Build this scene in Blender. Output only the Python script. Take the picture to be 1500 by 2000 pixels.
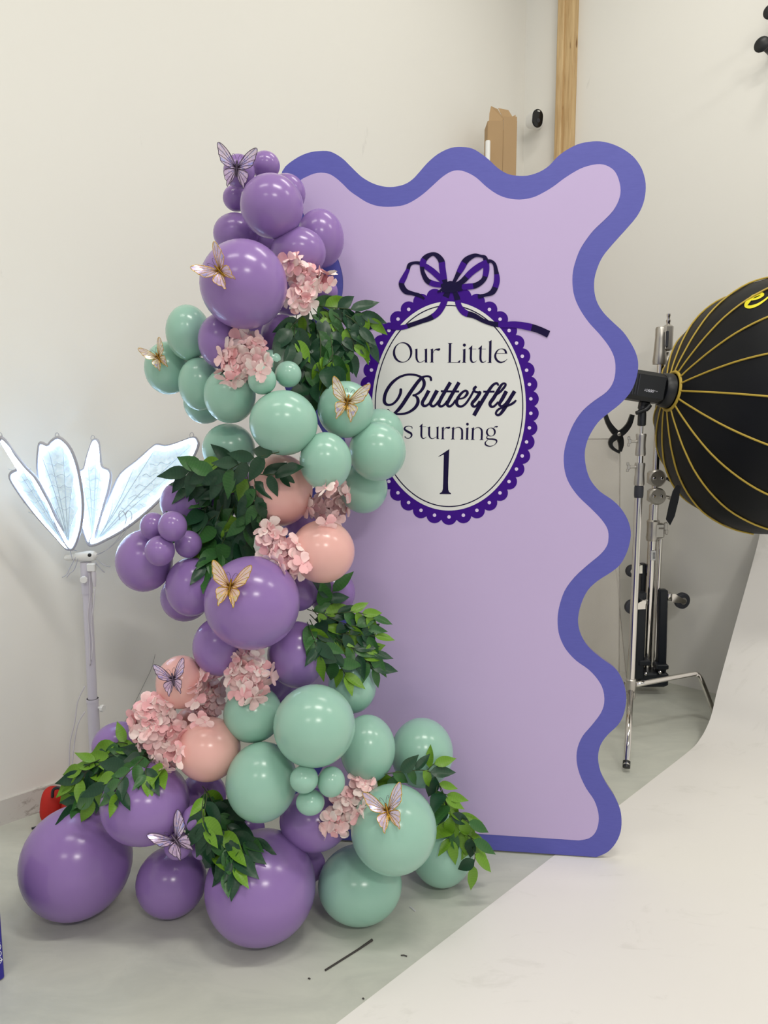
import bpy, math, random
from mathutils import Vector, Matrix
from mathutils.bvhtree import BVHTree
random.seed(11)
scene = bpy.context.scene
col = scene.collection
for o in list(bpy.data.objects):
    bpy.data.objects.remove(o)

# ------------------------------------------------------------------ camera
F = 1450.0                       # focal length in pixels of the 1500 x 2000 frame
PITCH = math.atan(178 / F)
CAM = Vector((0, 0, 1.55))
cam_d = bpy.data.cameras.new('camera'); cam = bpy.data.objects.new('camera', cam_d); col.objects.link(cam)
cam_d.sensor_fit = 'HORIZONTAL'; cam_d.sensor_width = 36.0; cam_d.lens = F * 36 / 1500
cam_d.clip_start = 0.05; cam_d.clip_end = 60
cam.location = CAM; cam.rotation_euler = (math.pi / 2 - PITCH, 0, 0)
scene.camera = cam

# ------------------------------------------------------------------ world, lights, exposure
world = bpy.data.worlds.new('studio_ambient'); scene.world = world; world.use_nodes = True
bg = world.node_tree.nodes['Background']; bg.inputs[0].default_value = (0.97, 0.985, 1.0, 1); bg.inputs[1].default_value = 0.54
def area(name, loc, target, sx, sy, power, color=(1, 1, 1)):
    l = bpy.data.lights.new(name, 'AREA'); l.shape = 'RECTANGLE'; l.size = sx; l.size_y = sy
    l.energy = power; l.color = color
    o = bpy.data.objects.new(name, l); col.objects.link(o); o.location = loc
    o.rotation_euler = (Vector(target) - Vector(loc)).to_track_quat('-Z', 'Y').to_euler()
    return o
WARM = (1.0, 0.97, 0.90)
area('ceiling_lamp_a', (0.75, 0.95, 4.7), (0.75, 0.96, 0), 1.2, 0.30, 46, WARM)
area('ceiling_lamp_b', (-1.25, 0.95, 4.7), (-1.25, 0.96, 0), 1.2, 0.30, 16, WARM)
area('ceiling_lamp_c', (1.6, -3.0, 4.7), (1.6, -2.2, 0), 1.2, 0.30, 92, WARM)
area('ceiling_lamp_d', (-1.6, -3.0, 4.7), (-1.6, -2.2, 0), 1.2, 0.30, 30, WARM)
area('ceiling_lamp_e', (3.2, 1.2, 4.7), (3.2, 1.21, 0), 1.2, 0.30, 30, WARM)
area('ceiling_lamp_f', (1.05, 3.1, 4.75), (1.05, 3.11, 0), 1.2, 0.30, 17, WARM)
vs = scene.view_settings
vs.view_transform = 'Standard'; vs.look = 'None'; vs.gamma = 1.0; vs.use_curve_mapping = False
vs.exposure = 0.08

# ------------------------------------------------------------------ pixel <-> place helpers
CP, SP = math.cos(PITCH), math.sin(PITCH)
FWD = Vector((0, CP, -SP)); UPV = Vector((0, SP, CP)); RGT = Vector((1, 0, 0))
def ray(x, y): return FWD + RGT * ((x - 750) / F) + UPV * ((1000 - y) / F)
def W(x, y, d): return CAM + ray(x, y) * d                  # point at depth d along the view axis
def WY(x, y, Y):
    r = ray(x, y); return CAM + r * (Y / r.y)
def on_floor(x, y):
    r = ray(x, y); return CAM + r * (-CAM.z / r.z)
def on_plane(x, y, p0, n):
    r = ray(x, y); return CAM + r * ((p0 - CAM).dot(n) / r.dot(n))

# ------------------------------------------------------------------ mesh helpers
class MB:
    def __init__(s): s.v = []; s.f = []; s.m = []
    def add(s, vs_, fs, mi=0):
        b = len(s.v); s.v += [Vector(v) for v in vs_]
        s.f += [tuple(b + i for i in f) for f in fs]; s.m += [mi] * len(fs)
        return s
    def box(s, c, size, rot=None, mi=0):
        c = Vector(c); h = Vector(size) / 2; R = rot or Matrix.Identity(3)
        vv = [c + R @ Vector((sx * h.x, sy * h.y, sz * h.z)) for sx in (-1, 1) for sy in (-1, 1) for sz in (-1, 1)]
        return s.add(vv, [(0, 1, 3, 2), (4, 6, 7, 5), (0, 4, 5, 1), (2, 3, 7, 6), (0, 2, 6, 4), (1, 5, 7, 3)], mi)
    def bbox(s, c, size, bev, rot=None, mi=0):       # box with chamfered vertical & horizontal edges
        c = Vector(c); hx, hy, hz = [q / 2 for q in size]; R = rot or Matrix.Identity(3); b = bev
        lay = []
        for z, i in ((-hz, b), (-hz + b, 0), (hz - b, 0), (hz, b)):
            X, Y = hx - i, hy - i
            lay.append([(-X + b, -Y, z), (X - b, -Y, z), (X, -Y + b, z), (X, Y - b, z), (X - b, Y, z), (-X + b, Y, z), (-X, Y - b, z), (-X, -Y + b, z)])
        vv = [c + R @ Vector(p) for l in lay for p in l]; ff = []
        for k in range(3):
            for i in range(8):
                j = (i + 1) % 8; ff.append((k * 8 + i, k * 8 + j, k * 8 + 8 + j, k * 8 + 8 + i))
        ff.append(tuple(range(7, -1, -1))); ff.append(tuple(range(24, 32)))
        return s.add(vv, ff, mi)
    def tube(s, pts, r, seg=10, caps=True, mi=0, closed=False):
        pts = [Vector(p) for p in pts]; n = len(pts)
        rs = r if isinstance(r, (list, tuple)) else [r] * n
        T = []
        for i in range(n):
            if closed: t = pts[(i + 1) % n] - pts[i - 1]
            else: t = pts[min(i + 1, n - 1)] - pts[max(i - 1, 0)]
            T.append(t.normalized() if t.length > 1e-9 else Vector((0, 0, 1)))
        a = Vector((0, 0, 1)) if abs(T[0].z) < 0.9 else Vector((1, 0, 0))
        u = T[0].cross(a).normalized(); vv = []
        for i in range(n):
            u = (u - T[i] * u.dot(T[i])); u = u.normalized() if u.length > 1e-6 else T[i].orthogonal().normalized()
            w = T[i].cross(u)
            for k in range(seg):
                q = 2 * math.pi * k / seg; vv.append(pts[i] + (u * math.cos(q) + w * math.sin(q)) * rs[i])
        ff = []
        for i in range(n if closed else n - 1):
            j = (i + 1) % n
            for k in range(seg):
                l = (k + 1) % seg; ff.append((i * seg + k, i * seg + l, j * seg + l, j * seg + k))
        if caps and not closed:
            ff.append(tuple(range(seg - 1, -1, -1))); ff.append(tuple((n - 1) * seg + k for k in range(seg)))
        return s.add(vv, ff, mi)
    def lathe(s, p0, axis, prof, seg=20, mi=0):      # prof: (distance along the axis, radius)
        p0 = Vector(p0); a = Vector(axis).normalized()
        u = a.orthogonal().normalized(); w = a.cross(u); vv = []
        for t, r in prof:
            for k in range(seg):
                q = 2 * math.pi * k / seg; vv.append(p0 + a * t + (u * math.cos(q) + w * math.sin(q)) * r)
        ff = []
        for i in range(len(prof) - 1):
            for k in range(seg):
                l = (k + 1) % seg; ff.append((i * seg + k, i * seg + l, i * seg + seg + l, i * seg + seg + k))
        ff.append(tuple(range(seg - 1, -1, -1))); ff.append(tuple((len(prof) - 1) * seg + k for k in range(seg)))
        return s.add(vv, ff, mi)
    def prism(s, front, off, mi=0):                  # polygon and the vector to its back side
        n = len(front); vv = [Vector(p) for p in front] + [Vector(p) + off for p in front]
        ff = [tuple(range(n)), tuple(range(2 * n - 1, n - 1, -1))]
        for i in range(n):
            j = (i + 1) % n; ff.append((i, n + i, n + j, j))
        return s.add(vv, ff, mi)
    def ball(s, c, r, seg=16, rings=10, mi=0):
        c = Vector(c); r = Vector(r) if hasattr(r, '__len__') else Vector((r, r, r))
        vv = [c + Vector((0, 0, r.z))]
        for i in range(1, rings):
            a = math.pi * i / rings
            for k in range(seg):
                q = 2 * math.pi * k / seg
                vv.append(c + Vector((r.x * math.sin(a) * math.cos(q), r.y * math.sin(a) * math.sin(q), r.z * math.cos(a))))
        vv.append(c - Vector((0, 0, r.z))); ff = []
        for k in range(seg):
            l = (k + 1) % seg; ff.append((0, 1 + k, 1 + l)); e = 1 + (rings - 2) * seg
            ff.append((e + k, len(vv) - 1, e + l))
            for i in range(rings - 2):
                b = 1 + i * seg; ff.append((b + k, b + seg + k, b + seg + l, b + l))
        return s.add(vv, ff, mi)
    def mesh(s, name, mats, base=Vector(), smooth=False):
        me = bpy.data.meshes.new(name)
        me.from_pydata([tuple(v - base) for v in s.v], [], s.f)
        for m in (mats if isinstance(mats, (list, tuple)) else [mats]): me.materials.append(m)
        me.polygons.foreach_set('material_index', s.m)
        if smooth: me.polygons.foreach_set('use_smooth', [True] * len(me.polygons))
        me.update()
        return me
    def build(s, name, mats, parent=None, smooth=False, base=None):
        b = wloc(parent) if parent else (base or Vector())
        me = s.mesh(name, mats, b, smooth)
        if smooth == 'auto':
            me.polygons.foreach_set('use_smooth', [True] * len(me.polygons)); me.set_sharp_from_angle(angle=math.radians(38))
        o = bpy.data.objects.new(name, me); col.objects.link(o)
        if parent: o.parent = parent
        else: o.location = b
        return o
WL = {}
def wloc(o):                        # things and parts are only ever moved, so a place is a sum of locations
    p = Vector()
    while o is not None: p = p + Vector(o.location); o = o.parent
    return p
def tag(o, label, cat, group=None, kind=None):
    o['label'] = label; o['category'] = cat
    if group: o['group'] = group
    if kind: o['kind'] = kind
    return o
def thing(name, loc, label, cat, group=None):
    o = bpy.data.objects.new(name, None); o.empty_display_size = 0.05; col.objects.link(o); o.location = loc
    return tag(o, label, cat, group)
def struct(o):
    o['kind'] = 'structure'; return o
def inst(name, me, parent, M):      # a piece that shares its mesh, M in the parent's space
    o = bpy.data.objects.new(name, me); col.objects.link(o); o.parent = parent; o.matrix_local = M; return o
def smoothpath(pts, n=6, closed=False):
    pts = [tuple(p) for p in pts]; out = []; N = len(pts); dim = len(pts[0])
    for i in range(N if closed else N - 1):
        if closed: p0, p1, p2, p3 = pts[i - 1], pts[i], pts[(i + 1) % N], pts[(i + 2) % N]
        else: p0, p1, p2, p3 = pts[max(i - 1, 0)], pts[i], pts[i + 1], pts[min(i + 2, N - 1)]
        for k in range(n):
            t = k / n
            out.append(tuple(0.5 * (2 * p1[j] + (p2[j] - p0[j]) * t + (2 * p0[j] - 5 * p1[j] + 4 * p2[j] - p3[j]) * t * t
                       + (3 * p1[j] - p0[j] - 3 * p2[j] + p3[j]) * t ** 3) for j in range(dim)))
    if not closed: out.append(pts[-1])
    return out

# ------------------------------------------------------------------ materials
def lin(c): 
    return tuple((v / 255 / 12.92 if v / 255 <= 0.04045 else ((v / 255 + 0.055) / 1.055) ** 2.4) for v in c)
def mat(name, rgb, rough=0.5, metal=0.0, var=0.06, scale=8.0, bump=0.0, bscale=60.0, spec=0.5, **kw):
    m = bpy.data.materials.new(name); m.use_nodes = True; nt = m.node_tree; b = nt.nodes['Principled BSDF']
    c = lin(rgb)
    tc = nt.nodes.new('ShaderNodeTexCoord'); nz = nt.nodes.new('ShaderNodeTexNoise')
    nz.inputs['Scale'].default_value = scale; nz.inputs['Detail'].default_value = 3
    nt.links.new(tc.outputs['Object'], nz.inputs['Vector'])
    mx = nt.nodes.new('ShaderNodeMix'); mx.data_type = 'RGBA'
    mx.inputs[6].default_value = tuple(v * (1 - var) for v in c) + (1,)
    mx.inputs[7].default_value = tuple(min(1, v * (1 + var)) for v in c) + (1,)
    nt.links.new(nz.outputs['Fac'], mx.inputs[0]); nt.links.new(mx.outputs[2], b.inputs['Base Color'])
    b.inputs['Roughness'].default_value = rough; b.inputs['Metallic'].default_value = metal
    b.inputs['Specular IOR Level'].default_value = spec
    for k, v in kw.items(): b.inputs[k.replace('_', ' ')].default_value = v
    if bump:
        n2 = nt.nodes.new('ShaderNodeTexNoise'); n2.inputs['Scale'].default_value = bscale; n2.inputs['Detail'].default_value = 4
        nt.links.new(tc.outputs['Object'], n2.inputs['Vector'])
        bp = nt.nodes.new('ShaderNodeBump'); bp.inputs['Strength'].default_value = bump; bp.inputs['Distance'].default_value = 0.01
        nt.links.new(n2.outputs['Fac'], bp.inputs['Height']); nt.links.new(bp.outputs['Normal'], b.inputs['Normal'])
    return m
def ramp_layer(m, fac_socket, stops, blend, amount):
    nt = m.node_tree; b = nt.nodes['Principled BSDF']; src = b.inputs['Base Color'].links[0].from_socket
    rp = nt.nodes.new('ShaderNodeValToRGB'); e = rp.color_ramp.elements
    e[0].position, e[0].color = stops[0][0], stops[0][1] + (1,); e[1].position, e[1].color = stops[1][0], stops[1][1] + (1,)
    nt.links.new(fac_socket, rp.inputs[0])
    mx = nt.nodes.new('ShaderNodeMix'); mx.data_type = 'RGBA'; mx.blend_type = blend; mx.inputs[0].default_value = amount
    nt.links.new(src, mx.inputs[6]); nt.links.new(rp.outputs[0], mx.inputs[7]); nt.links.new(mx.outputs[2], b.inputs['Base Color'])
def noise_node(m, scale, detail=5, stretch=(1, 1, 1), rough=0.6, dist=0.0):
    nt = m.node_tree; tc = nt.nodes.new('ShaderNodeTexCoord'); mp = nt.nodes.new('ShaderNodeMapping'); mp.inputs['Scale'].default_value = stretch
    nz = nt.nodes.new('ShaderNodeTexNoise'); nz.inputs['Scale'].default_value = scale; nz.inputs['Detail'].default_value = detail
    nz.inputs['Roughness'].default_value = rough; nz.inputs['Distortion'].default_value = dist
    nt.links.new(tc.outputs['Object'], mp.inputs[0]); nt.links.new(mp.outputs[0], nz.inputs['Vector'])
    return nz.outputs['Fac']
M = {}
M['wall'] = mat('white_wall_paint', (234, 232, 226), 0.85, var=0.015, scale=1.2, bump=0.02, bscale=180)
ramp_layer(M['wall'], noise_node(M['wall'], 5.0, 8, (1, 1, 0.35), 0.72, 0.6), [(0.29, (0.55, 0.55, 0.56)), (0.335, (1, 1, 1))], 'MULTIPLY', 0.20)
M['wall_base'] = mat('scuffed_white_paint', (208, 205, 200), 0.85, var=0.05, scale=9)
ramp_layer(M['wall_base'], noise_node(M['wall_base'], 9, 8, (1, 1, 2.2), 0.75, 0.4), [(0.38, (0.42, 0.38, 0.35)), (0.45, (1, 1, 1))], 'MULTIPLY', 0.7)
M['floor'] = mat('grey_concrete', (200, 202, 192), 0.55, var=0.05, scale=1.6, bump=0.02, bscale=140)
ramp_layer(M['floor'], noise_node(M['floor'], 26, 6, (1, 1, 1), 0.75), [(0.27, (0.55, 0.55, 0.55)), (0.33, (1, 1, 1))], 'MULTIPLY', 0.6)
ramp_layer(M['floor'], noise_node(M['floor'], 3.2, 6, (1, 2.2, 1), 0.65, 0.8), [(0.38, (0.82, 0.83, 0.84)), (0.6, (1, 1, 1))], 'MULTIPLY', 0.6)
M['ceiling'] = mat('ceiling_white', (215, 213, 205), 0.9, var=0.02)
M['sweep'] = mat('white_vinyl', (236, 233, 229), 0.42, var=0.01, scale=1.0)
ramp_layer(M['sweep'], noise_node(M['sweep'], 3.5, 7, (1, 2.6, 1), 0.7, 0.9), [(0.33, (0.80, 0.80, 0.78)), (0.42, (1, 1, 1))], 'MULTIPLY', 0.35)
M['P'] = mat('lavender_latex', (147, 116, 178), 0.21, var=0.03, scale=2.0, spec=0.45)
M['M'] = mat('mint_latex', (154, 196, 179), 0.21, var=0.03, scale=2.0, spec=0.45)
M['K'] = mat('blush_latex', (232, 180, 173), 0.21, var=0.03, scale=2.0, spec=0.45)
for k, s_ in (('P', 0.12), ('M', 0.12), ('K', 0.15)):
    b = M[k].node_tree.nodes['Principled BSDF']; b.inputs['Subsurface Weight'].default_value = s_; b.inputs['Subsurface Radius'].default_value = (0.02, 0.015, 0.02); b.inputs['Subsurface Scale'].default_value = 1.0
M['lilac'] = mat('lilac_board_paint', (196, 176, 218), 0.55, var=0.03, scale=1.5, bump=0.03, bscale=30)
M['peri'] = mat('periwinkle_border_paint', (90, 91, 178), 0.5, var=0.05, scale=4.0)
ramp_layer(M['peri'], noise_node(M['peri'], 30, 6, (1, 1, 6), 0.6, 0.5), [(0.35, (0.88, 0.88, 0.93)), (0.62, (1, 1, 1))], 'MULTIPLY', 0.7)
M['edge'] = mat('raw_board_edge', (120, 112, 140), 0.7)
M['vinyl_white'] = mat('white_decal', (222, 222, 220), 0.45, var=0.01)
M['vinyl_purple'] = mat('purple_decal', (60, 12, 132), 0.55, var=0.08, scale=5, spec=0.15)
M['vinyl_navy'] = mat('navy_decal', (24, 15, 58), 0.6, var=0.05, spec=0.12)
M['dotw'] = mat('pale_dot_decal', (220, 205, 236), 0.45, var=0.01)
M['stem'] = mat('vine_stem', (58, 74, 40), 0.6)
def leafmat(name, c, c2):
    m = mat(name, c, 0.38, var=0.15, scale=30, spec=0.4); nt = m.node_tree
    b = nt.nodes['Principled BSDF']
    # veins across the blade in its own coordinates
    tc = nt.nodes.new('ShaderNodeTexCoord'); wv = nt.nodes.new('ShaderNodeTexWave'); wv.inputs['Scale'].default_value = 3.2; wv.inputs['Distortion'].default_value = 1.2
    nt.links.new(tc.outputs['Object'], wv.inputs['Vector'])
    ramp_layer(m, wv.outputs['Fac'], [(0.0, lin(c2)), (0.35, lin(c))], 'MIX', 0.16)
    return m
M['leaf_d'] = leafmat('leaf_dark', (30, 66, 44), (52, 92, 58))
M['leaf_m'] = leafmat('leaf_mid', (52, 98, 48), (84, 130, 66))
M['leaf_l'] = leafmat('leaf_bright', (104, 148, 40), (140, 176, 66))
M['petal'] = mat('blush_petal', (252, 214, 214), 0.7, var=0.06, scale=40, spec=0.2)
M['petal2'] = mat('pale_petal', (255, 232, 228), 0.7, var=0.05, scale=40, spec=0.2)
M['petal3'] = mat('rose_petal', (246, 190, 194), 0.7, var=0.06, scale=40, spec=0.2)
M['flower_core'] = mat('flower_core', (216, 140, 150), 0.9)
def foilmat(name, c1, c2, c3):
    m = bpy.data.materials.new(name); m.use_nodes = True; nt = m.node_tree; b = nt.nodes['Principled BSDF']
    tc = nt.nodes.new('ShaderNodeTexCoord'); vo = nt.nodes.new('ShaderNodeTexNoise'); vo.inputs['Scale'].default_value = 3.5; vo.inputs['Detail'].default_value = 2
    vo.inputs['Distortion'].default_value = 1.5
    nt.links.new(tc.outputs['Object'], vo.inputs['Vector'])
    rp = nt.nodes.new('ShaderNodeValToRGB'); e = rp.color_ramp.elements
    e[0].position, e[0].color = 0.3, lin(c1) + (1,); e[1].position, e[1].color = 0.7, lin(c3) + (1,)
    k = e.new(0.5); k.color = lin(c2) + (1,)
    nt.links.new(vo.outputs['Fac'], rp.inputs[0]); nt.links.new(rp.outputs[0], b.inputs['Base Color'])
    b.inputs['Metallic'].default_value = 0.35; b.inputs['Roughness'].default_value = 0.2; b.inputs['Alpha'].default_value = 0.78
    b.inputs['Thin Film Thickness'].default_value = 420; b.inputs['Thin Film IOR'].default_value = 1.5
    return m
M['foil_a'] = foilmat('iridescent_foil', (150, 160, 240), (240, 214, 236), (214, 186, 222))
M['foil_b'] = foilmat('golden_foil', (250, 224, 130), (244, 212, 214), (236, 222, 160))
M['foil_c'] = foilmat('lilac_foil', (224, 200, 220), (246, 232, 206), (190, 172, 220))
M['vein_dark'] = mat('dark_wing_line', (88, 74, 92), 0.35, 0.5)
M['vein_gold'] = mat('gold_wing_line', (216, 176, 70), 0.25, 0.9)
M['body_gold'] = mat('gold_body', (150, 112, 40), 0.3, 0.8)
M['chrome'] = mat('chrome_steel', (222, 218, 214), 0.10, 1.0, var=0.02)
M['cast'] = mat('cast_aluminium', (188, 184, 178), 0.33, 0.9, var=0.05)
M['black'] = mat('black_plastic', (20, 22, 26), 0.42, var=0.1)
M['blackmetal'] = mat('black_powder_coat', (17, 23, 32), 0.42, var=0.1)
M['rubber'] = mat('dark_rubber', (48, 50, 58), 0.6, var=0.1)
M['nylon'] = mat('black_nylon', (13, 15, 20), 0.5, var=0.15, scale=6, bump=0.12, bscale=14, spec=0.22)
M['yellow'] = mat('yellow_piping', (190, 162, 62), 0.5, var=0.08)
M['logo'] = mat('yellow_print', (236, 226, 40), 0.5, var=0.02)
M['diffuser'] = mat('softbox_diffuser', (235, 235, 235), 0.8)
M['whiteplastic'] = mat('white_plastic', (232, 232, 230), 0.4, var=0.02)
M['pole'] = mat('white_enamel_pole', (206, 202, 214), 0.4, var=0.02)
M['cable'] = mat('white_cable', (214, 210, 218), 0.5, var=0.02)
M['red'] = mat('red_fabric', (190, 34, 22), 0.75, var=0.2, scale=14)
M['cardboard'] = mat('brown_cardboard', (176, 146, 108), 0.85, var=0.06, scale=5)
M['bluebox'] = mat('royal_blue_card', (46, 40, 150), 0.5, var=0.05)
M['whiteink'] = mat('white_ink', (235, 235, 245), 0.5, var=0.01)
M['debris'] = mat('dark_debris', (62, 58, 56), 0.8)
M['wire'] = mat('grey_wire', (120, 116, 116), 0.6)
m = mat('pine_wood', (206, 176, 128), 0.65, var=0.06, scale=3)
ramp_layer(m, noise_node(m, 9, 4, (6, 6, 0.35), 0.6, 0.4), [(0.35, lin((168, 128, 80))), (0.6, lin((214, 186, 140)))], 'MIX', 0.55)
ramp_layer(m, noise_node(m, 7, 1, (3, 3, 1.1), 0.4), [(0.24, (0.32, 0.2, 0.1)), (0.275, (1, 1, 1))], 'MULTIPLY', 0.9)
M['pine'] = m
def glassmat(name, alpha, rgb):
    m = bpy.data.materials.new(name); m.use_nodes = True; nt = m.node_tree; b = nt.nodes['Principled BSDF']
    b.inputs['Base Color'].default_value = lin(rgb) + (1,); b.inputs['Roughness'].default_value = 0.06; b.inputs['Alpha'].default_value = alpha
    return m
M['acrylic'] = glassmat('clear_acrylic', 0.30, (222, 216, 206))
M['acrylic_edge'] = glassmat('acrylic_edge', 0.6, (186, 180, 172))
def emis(name, rgb, strength, base=(230, 240, 250)):
    m = bpy.data.materials.new(name); m.use_nodes = True; b = m.node_tree.nodes['Principled BSDF']
    b.inputs['Base Color'].default_value = lin(base) + (1,); b.inputs['Emission Color'].default_value = lin(rgb) + (1,); b.inputs['Emission Strength'].default_value = strength
    b.inputs['Roughness'].default_value = 0.5
    return m
M['led'] = emis('led_strip_light', (186, 218, 255), 17.0)
M['wingglow'] = emis('lit_wing_film', (206, 228, 240), 0.42, (200, 215, 222))
nt = M['wingglow'].node_tree; b = nt.nodes['Principled BSDF']
tc = nt.nodes.new('ShaderNodeTexCoord'); nz = nt.nodes.new('ShaderNodeTexNoise'); nz.inputs['Scale'].default_value = 42; nz.inputs['Detail'].default_value = 6; nz.inputs['Distortion'].default_value = 1.4
nt.links.new(tc.outputs['Object'], nz.inputs['Vector'])
mr = nt.nodes.new('ShaderNodeMapRange'); mr.inputs[1].default_value = 0.32; mr.inputs[2].default_value = 0.7; mr.inputs[3].default_value = 0.25; mr.inputs[4].default_value = 0.62
nt.links.new(nz.outputs['Fac'], mr.inputs[0]); nt.links.new(mr.outputs[0], b.inputs['Emission Strength'])
M['wingvein'] = mat('wing_vein_wire', (196, 208, 216), 0.5)
M['wingframe'] = mat('wing_frame', (176, 176, 186), 0.5)

# ------------------------------------------------------------------ room shell
def WL_y(x): return 4.136 + 0.9657 * x           # left wall on the floor plan
def WR_y(x): return 5.80 - 0.90 * x              # right wall
CX = (5.80 - 4.136) / (0.9657 + 0.90); CORNER = Vector((CX, WL_y(CX), 0))
dl = Vector((1, 0.9657, 0)).normalized(); dr = Vector((1, -0.90, 0)).normalized()
nl = Vector((dl.y, -dl.x, 0)); nr = Vector((-dr.y, dr.x, 0)) * -1       # into the room
if nl.y > 0: nl = -nl
if nr.y > 0: nr = -nr
HT = 5.0
fl = MB().box((0.8, 0.2, -0.05), (13, 13, 0.1)).build('floor', M['floor']); struct(fl)
ce = MB().box((0.8, 0.2, HT + 0.05), (13, 13, 0.1)).build('ceiling', M['ceiling']); struct(ce)
a = CORNER - dl * 7.5
struct(MB().prism([a, CORNER, CORNER + Vector((0, 0, HT)), a + Vector((0, 0, HT))], -nl * 0.15).build('wall_left', M['wall']))
b_ = CORNER + dr * 6
struct(MB().prism([CORNER, b_, b_ + Vector((0, 0, HT)), CORNER + Vector((0, 0, HT))], -nr * 0.15).build('wall_right', M['wall']))
up = Vector((0, 0, 1))
a2 = a + nl * 0.0
struct(MB().prism([a, CORNER, CORNER + up * 0.10, a + up * 0.10], nl * 0.012).build('baseboard_left', M['wall_base']))
# two pine studs fixed beside the corner
pn = CORNER
def wallr_at(x, y, out=0.0): return on_plane(x, y, CORNER + nr * out, nr)
for nm, x0, x1, out in (('trim_1', 1085, 1098, 0.075), ('trim_2', 1099, 1118, 0.055)):
    pa, pb = wallr_at(x0, 150, out), wallr_at(x1, 150, out)
    pa.z = pb.z = 0
    if nm == 'trim_2': pa = pa - dr * 0.004
    mbt = MB()
    prof = []
    wdt = (pb - pa).length; bv = 0.006
    P = [pa - nr * (out - 0.001), pa - nr * bv, pa + dr * bv, pb - dr * bv, pb - nr * bv, pb - nr * (out - 0.001)]
    mbt.prism([p + up * 0.0 for p in P], up * HT)
    struct(mbt.build(nm, M['pine'], base=pa))

# ------------------------------------------------------------------ white sweep
E0 = Vector((1.47, 3.37, 0)); ed = Vector((0.70, 0.714, 0)); ew = Vector((0.714, -0.70, 0))
prof = [(-4.5, 0.0), (-3.0, 0.0), (-1.5, 0.0), (-0.6, 0.0), (-0.2, 0.0), (0.0, 0.004), (0.08, 0.02), (0.15, 0.05), (0.215, 0.105), (0.262, 0.195), (0.33, 0.30), (0.50, 0.55), (0.66, 0.78), (0.76, 0.95), (0.79, 1.15), (0.795, 1.6), (0.795, 3.2)]
pp = smoothpath(prof, 4)
sw = MB(); nseg = 8
vv = []
for (s, z) in pp:
    for k in range(nseg + 1):
        vv.append(E0 + ed * s + ew * (2.7 * k / nseg) + up * (max(z, 0) + 0.003))
ff = [(i * (nseg + 1) + k, i * (nseg + 1) + k + 1, (i + 1) * (nseg + 1) + k + 1, (i + 1) * (nseg + 1) + k) for i in range(len(pp) - 1) for k in range(nseg)]
sw.add(vv, ff)
lowv = [v - up * 0.0025 if v.z < 0.02 else v + ed * 0.0025 for v in vv]; sw.add(lowv, [f[::-1] for f in ff])
for k in (0, nseg):                                   # the cut edges of the sheet
    for i in range(len(pp) - 1):
        i0, i1 = i * (nseg + 1) + k, (i + 1) * (nseg + 1) + k
        sw.add([vv[i0], vv[i1], lowv[i1], lowv[i0]], [(0, 1, 2, 3)])
swo = sw.build('backdrop_sweep', M['sweep'], smooth=True)
tag(swo, 'white seamless vinyl sweep curving from the floor up the wall at right', 'photo backdrop')

# ------------------------------------------------------------------ scalloped backdrop panel
P0 = Vector((0.362, 2.522, 0)); pe = Vector((0.993, -0.1185, 0)).normalized(); pnrm = Vector((pe.y, -pe.x, 0))
if pnrm.y > 0: pnrm = -pnrm
def PN(x, y):
    q = on_plane(x, y, P0, pnrm) - P0; return (q.dot(pe), q.z)
def P3(s, z, out=0.0): return P0 + pe * s + up * max(z, 0.0) + pnrm * out
outer_top = [(551,335),(574,312),(600,299),(623,295),(645,296),(667,308),(683,323),(697,337),(710,348),(728,358),(748,364),(768,365),(790,360),(806,350),(820,335),(835,318),(855,301),(880,289),(902,287),(922,290),(938,299),(955,312),(972,328),(990,339),(1008,343),(1030,343),(1053,336),(1072,324),(1088,307),(1105,294),(1128,282),(1150,277),(1172,276),(1195,281),(1217,291),(1236,305),(1248,320),(1256,336)]
outer_right = [(1261,358),(1260,382),(1254,404),(1243,424),(1226,444),(1208,464),(1193,481),(1178,500),(1168,520),(1161,545),(1161,570),(1167,592),(1180,612),(1198,630),(1217,648),(1231,668),(1241,687),(1246,705),(1246,722),(1241,745),(1230,768),(1210,790),(1187,808),(1168,825),(1153,848),(1145,868),(1142,890),(1146,918),(1155,940),(1172,960),(1194,975),(1212,992),(1226,1015),(1232,1038),(1230,1060),(1223,1082),(1211,1103),(1193,1118),(1168,1134),(1148,1153),(1135,1180),(1129,1208),(1132,1232),(1143,1255),(1158,1272),(1178,1288),(1200,1304),(1213,1322),(1221,1345),(1223,1370),(1217,1398),(1206,1417),(1187,1435),(1173,1455),(1168,1480),(1173,1507),(1184,1530),(1200,1555),(1211,1580),(1214,1603),(1212,1625),(1203,1646),(1187,1664),(1165,1674)]
inner_top = [(585,357),(600,345),(620,338),(640,339),(655,347),(670,360),(683,373),(700,385),(718,396),(740,403),(765,404),(788,401),(808,392),(828,378),(847,361),(865,345),(882,335),(897,333),(912,337),(930,347),(950,365),(970,379),(990,387),(1015,390),(1040,386),(1060,377),(1080,365),(1100,350),(1120,337),(1140,327),(1165,321),(1183,323),(1199,333)]
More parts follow.
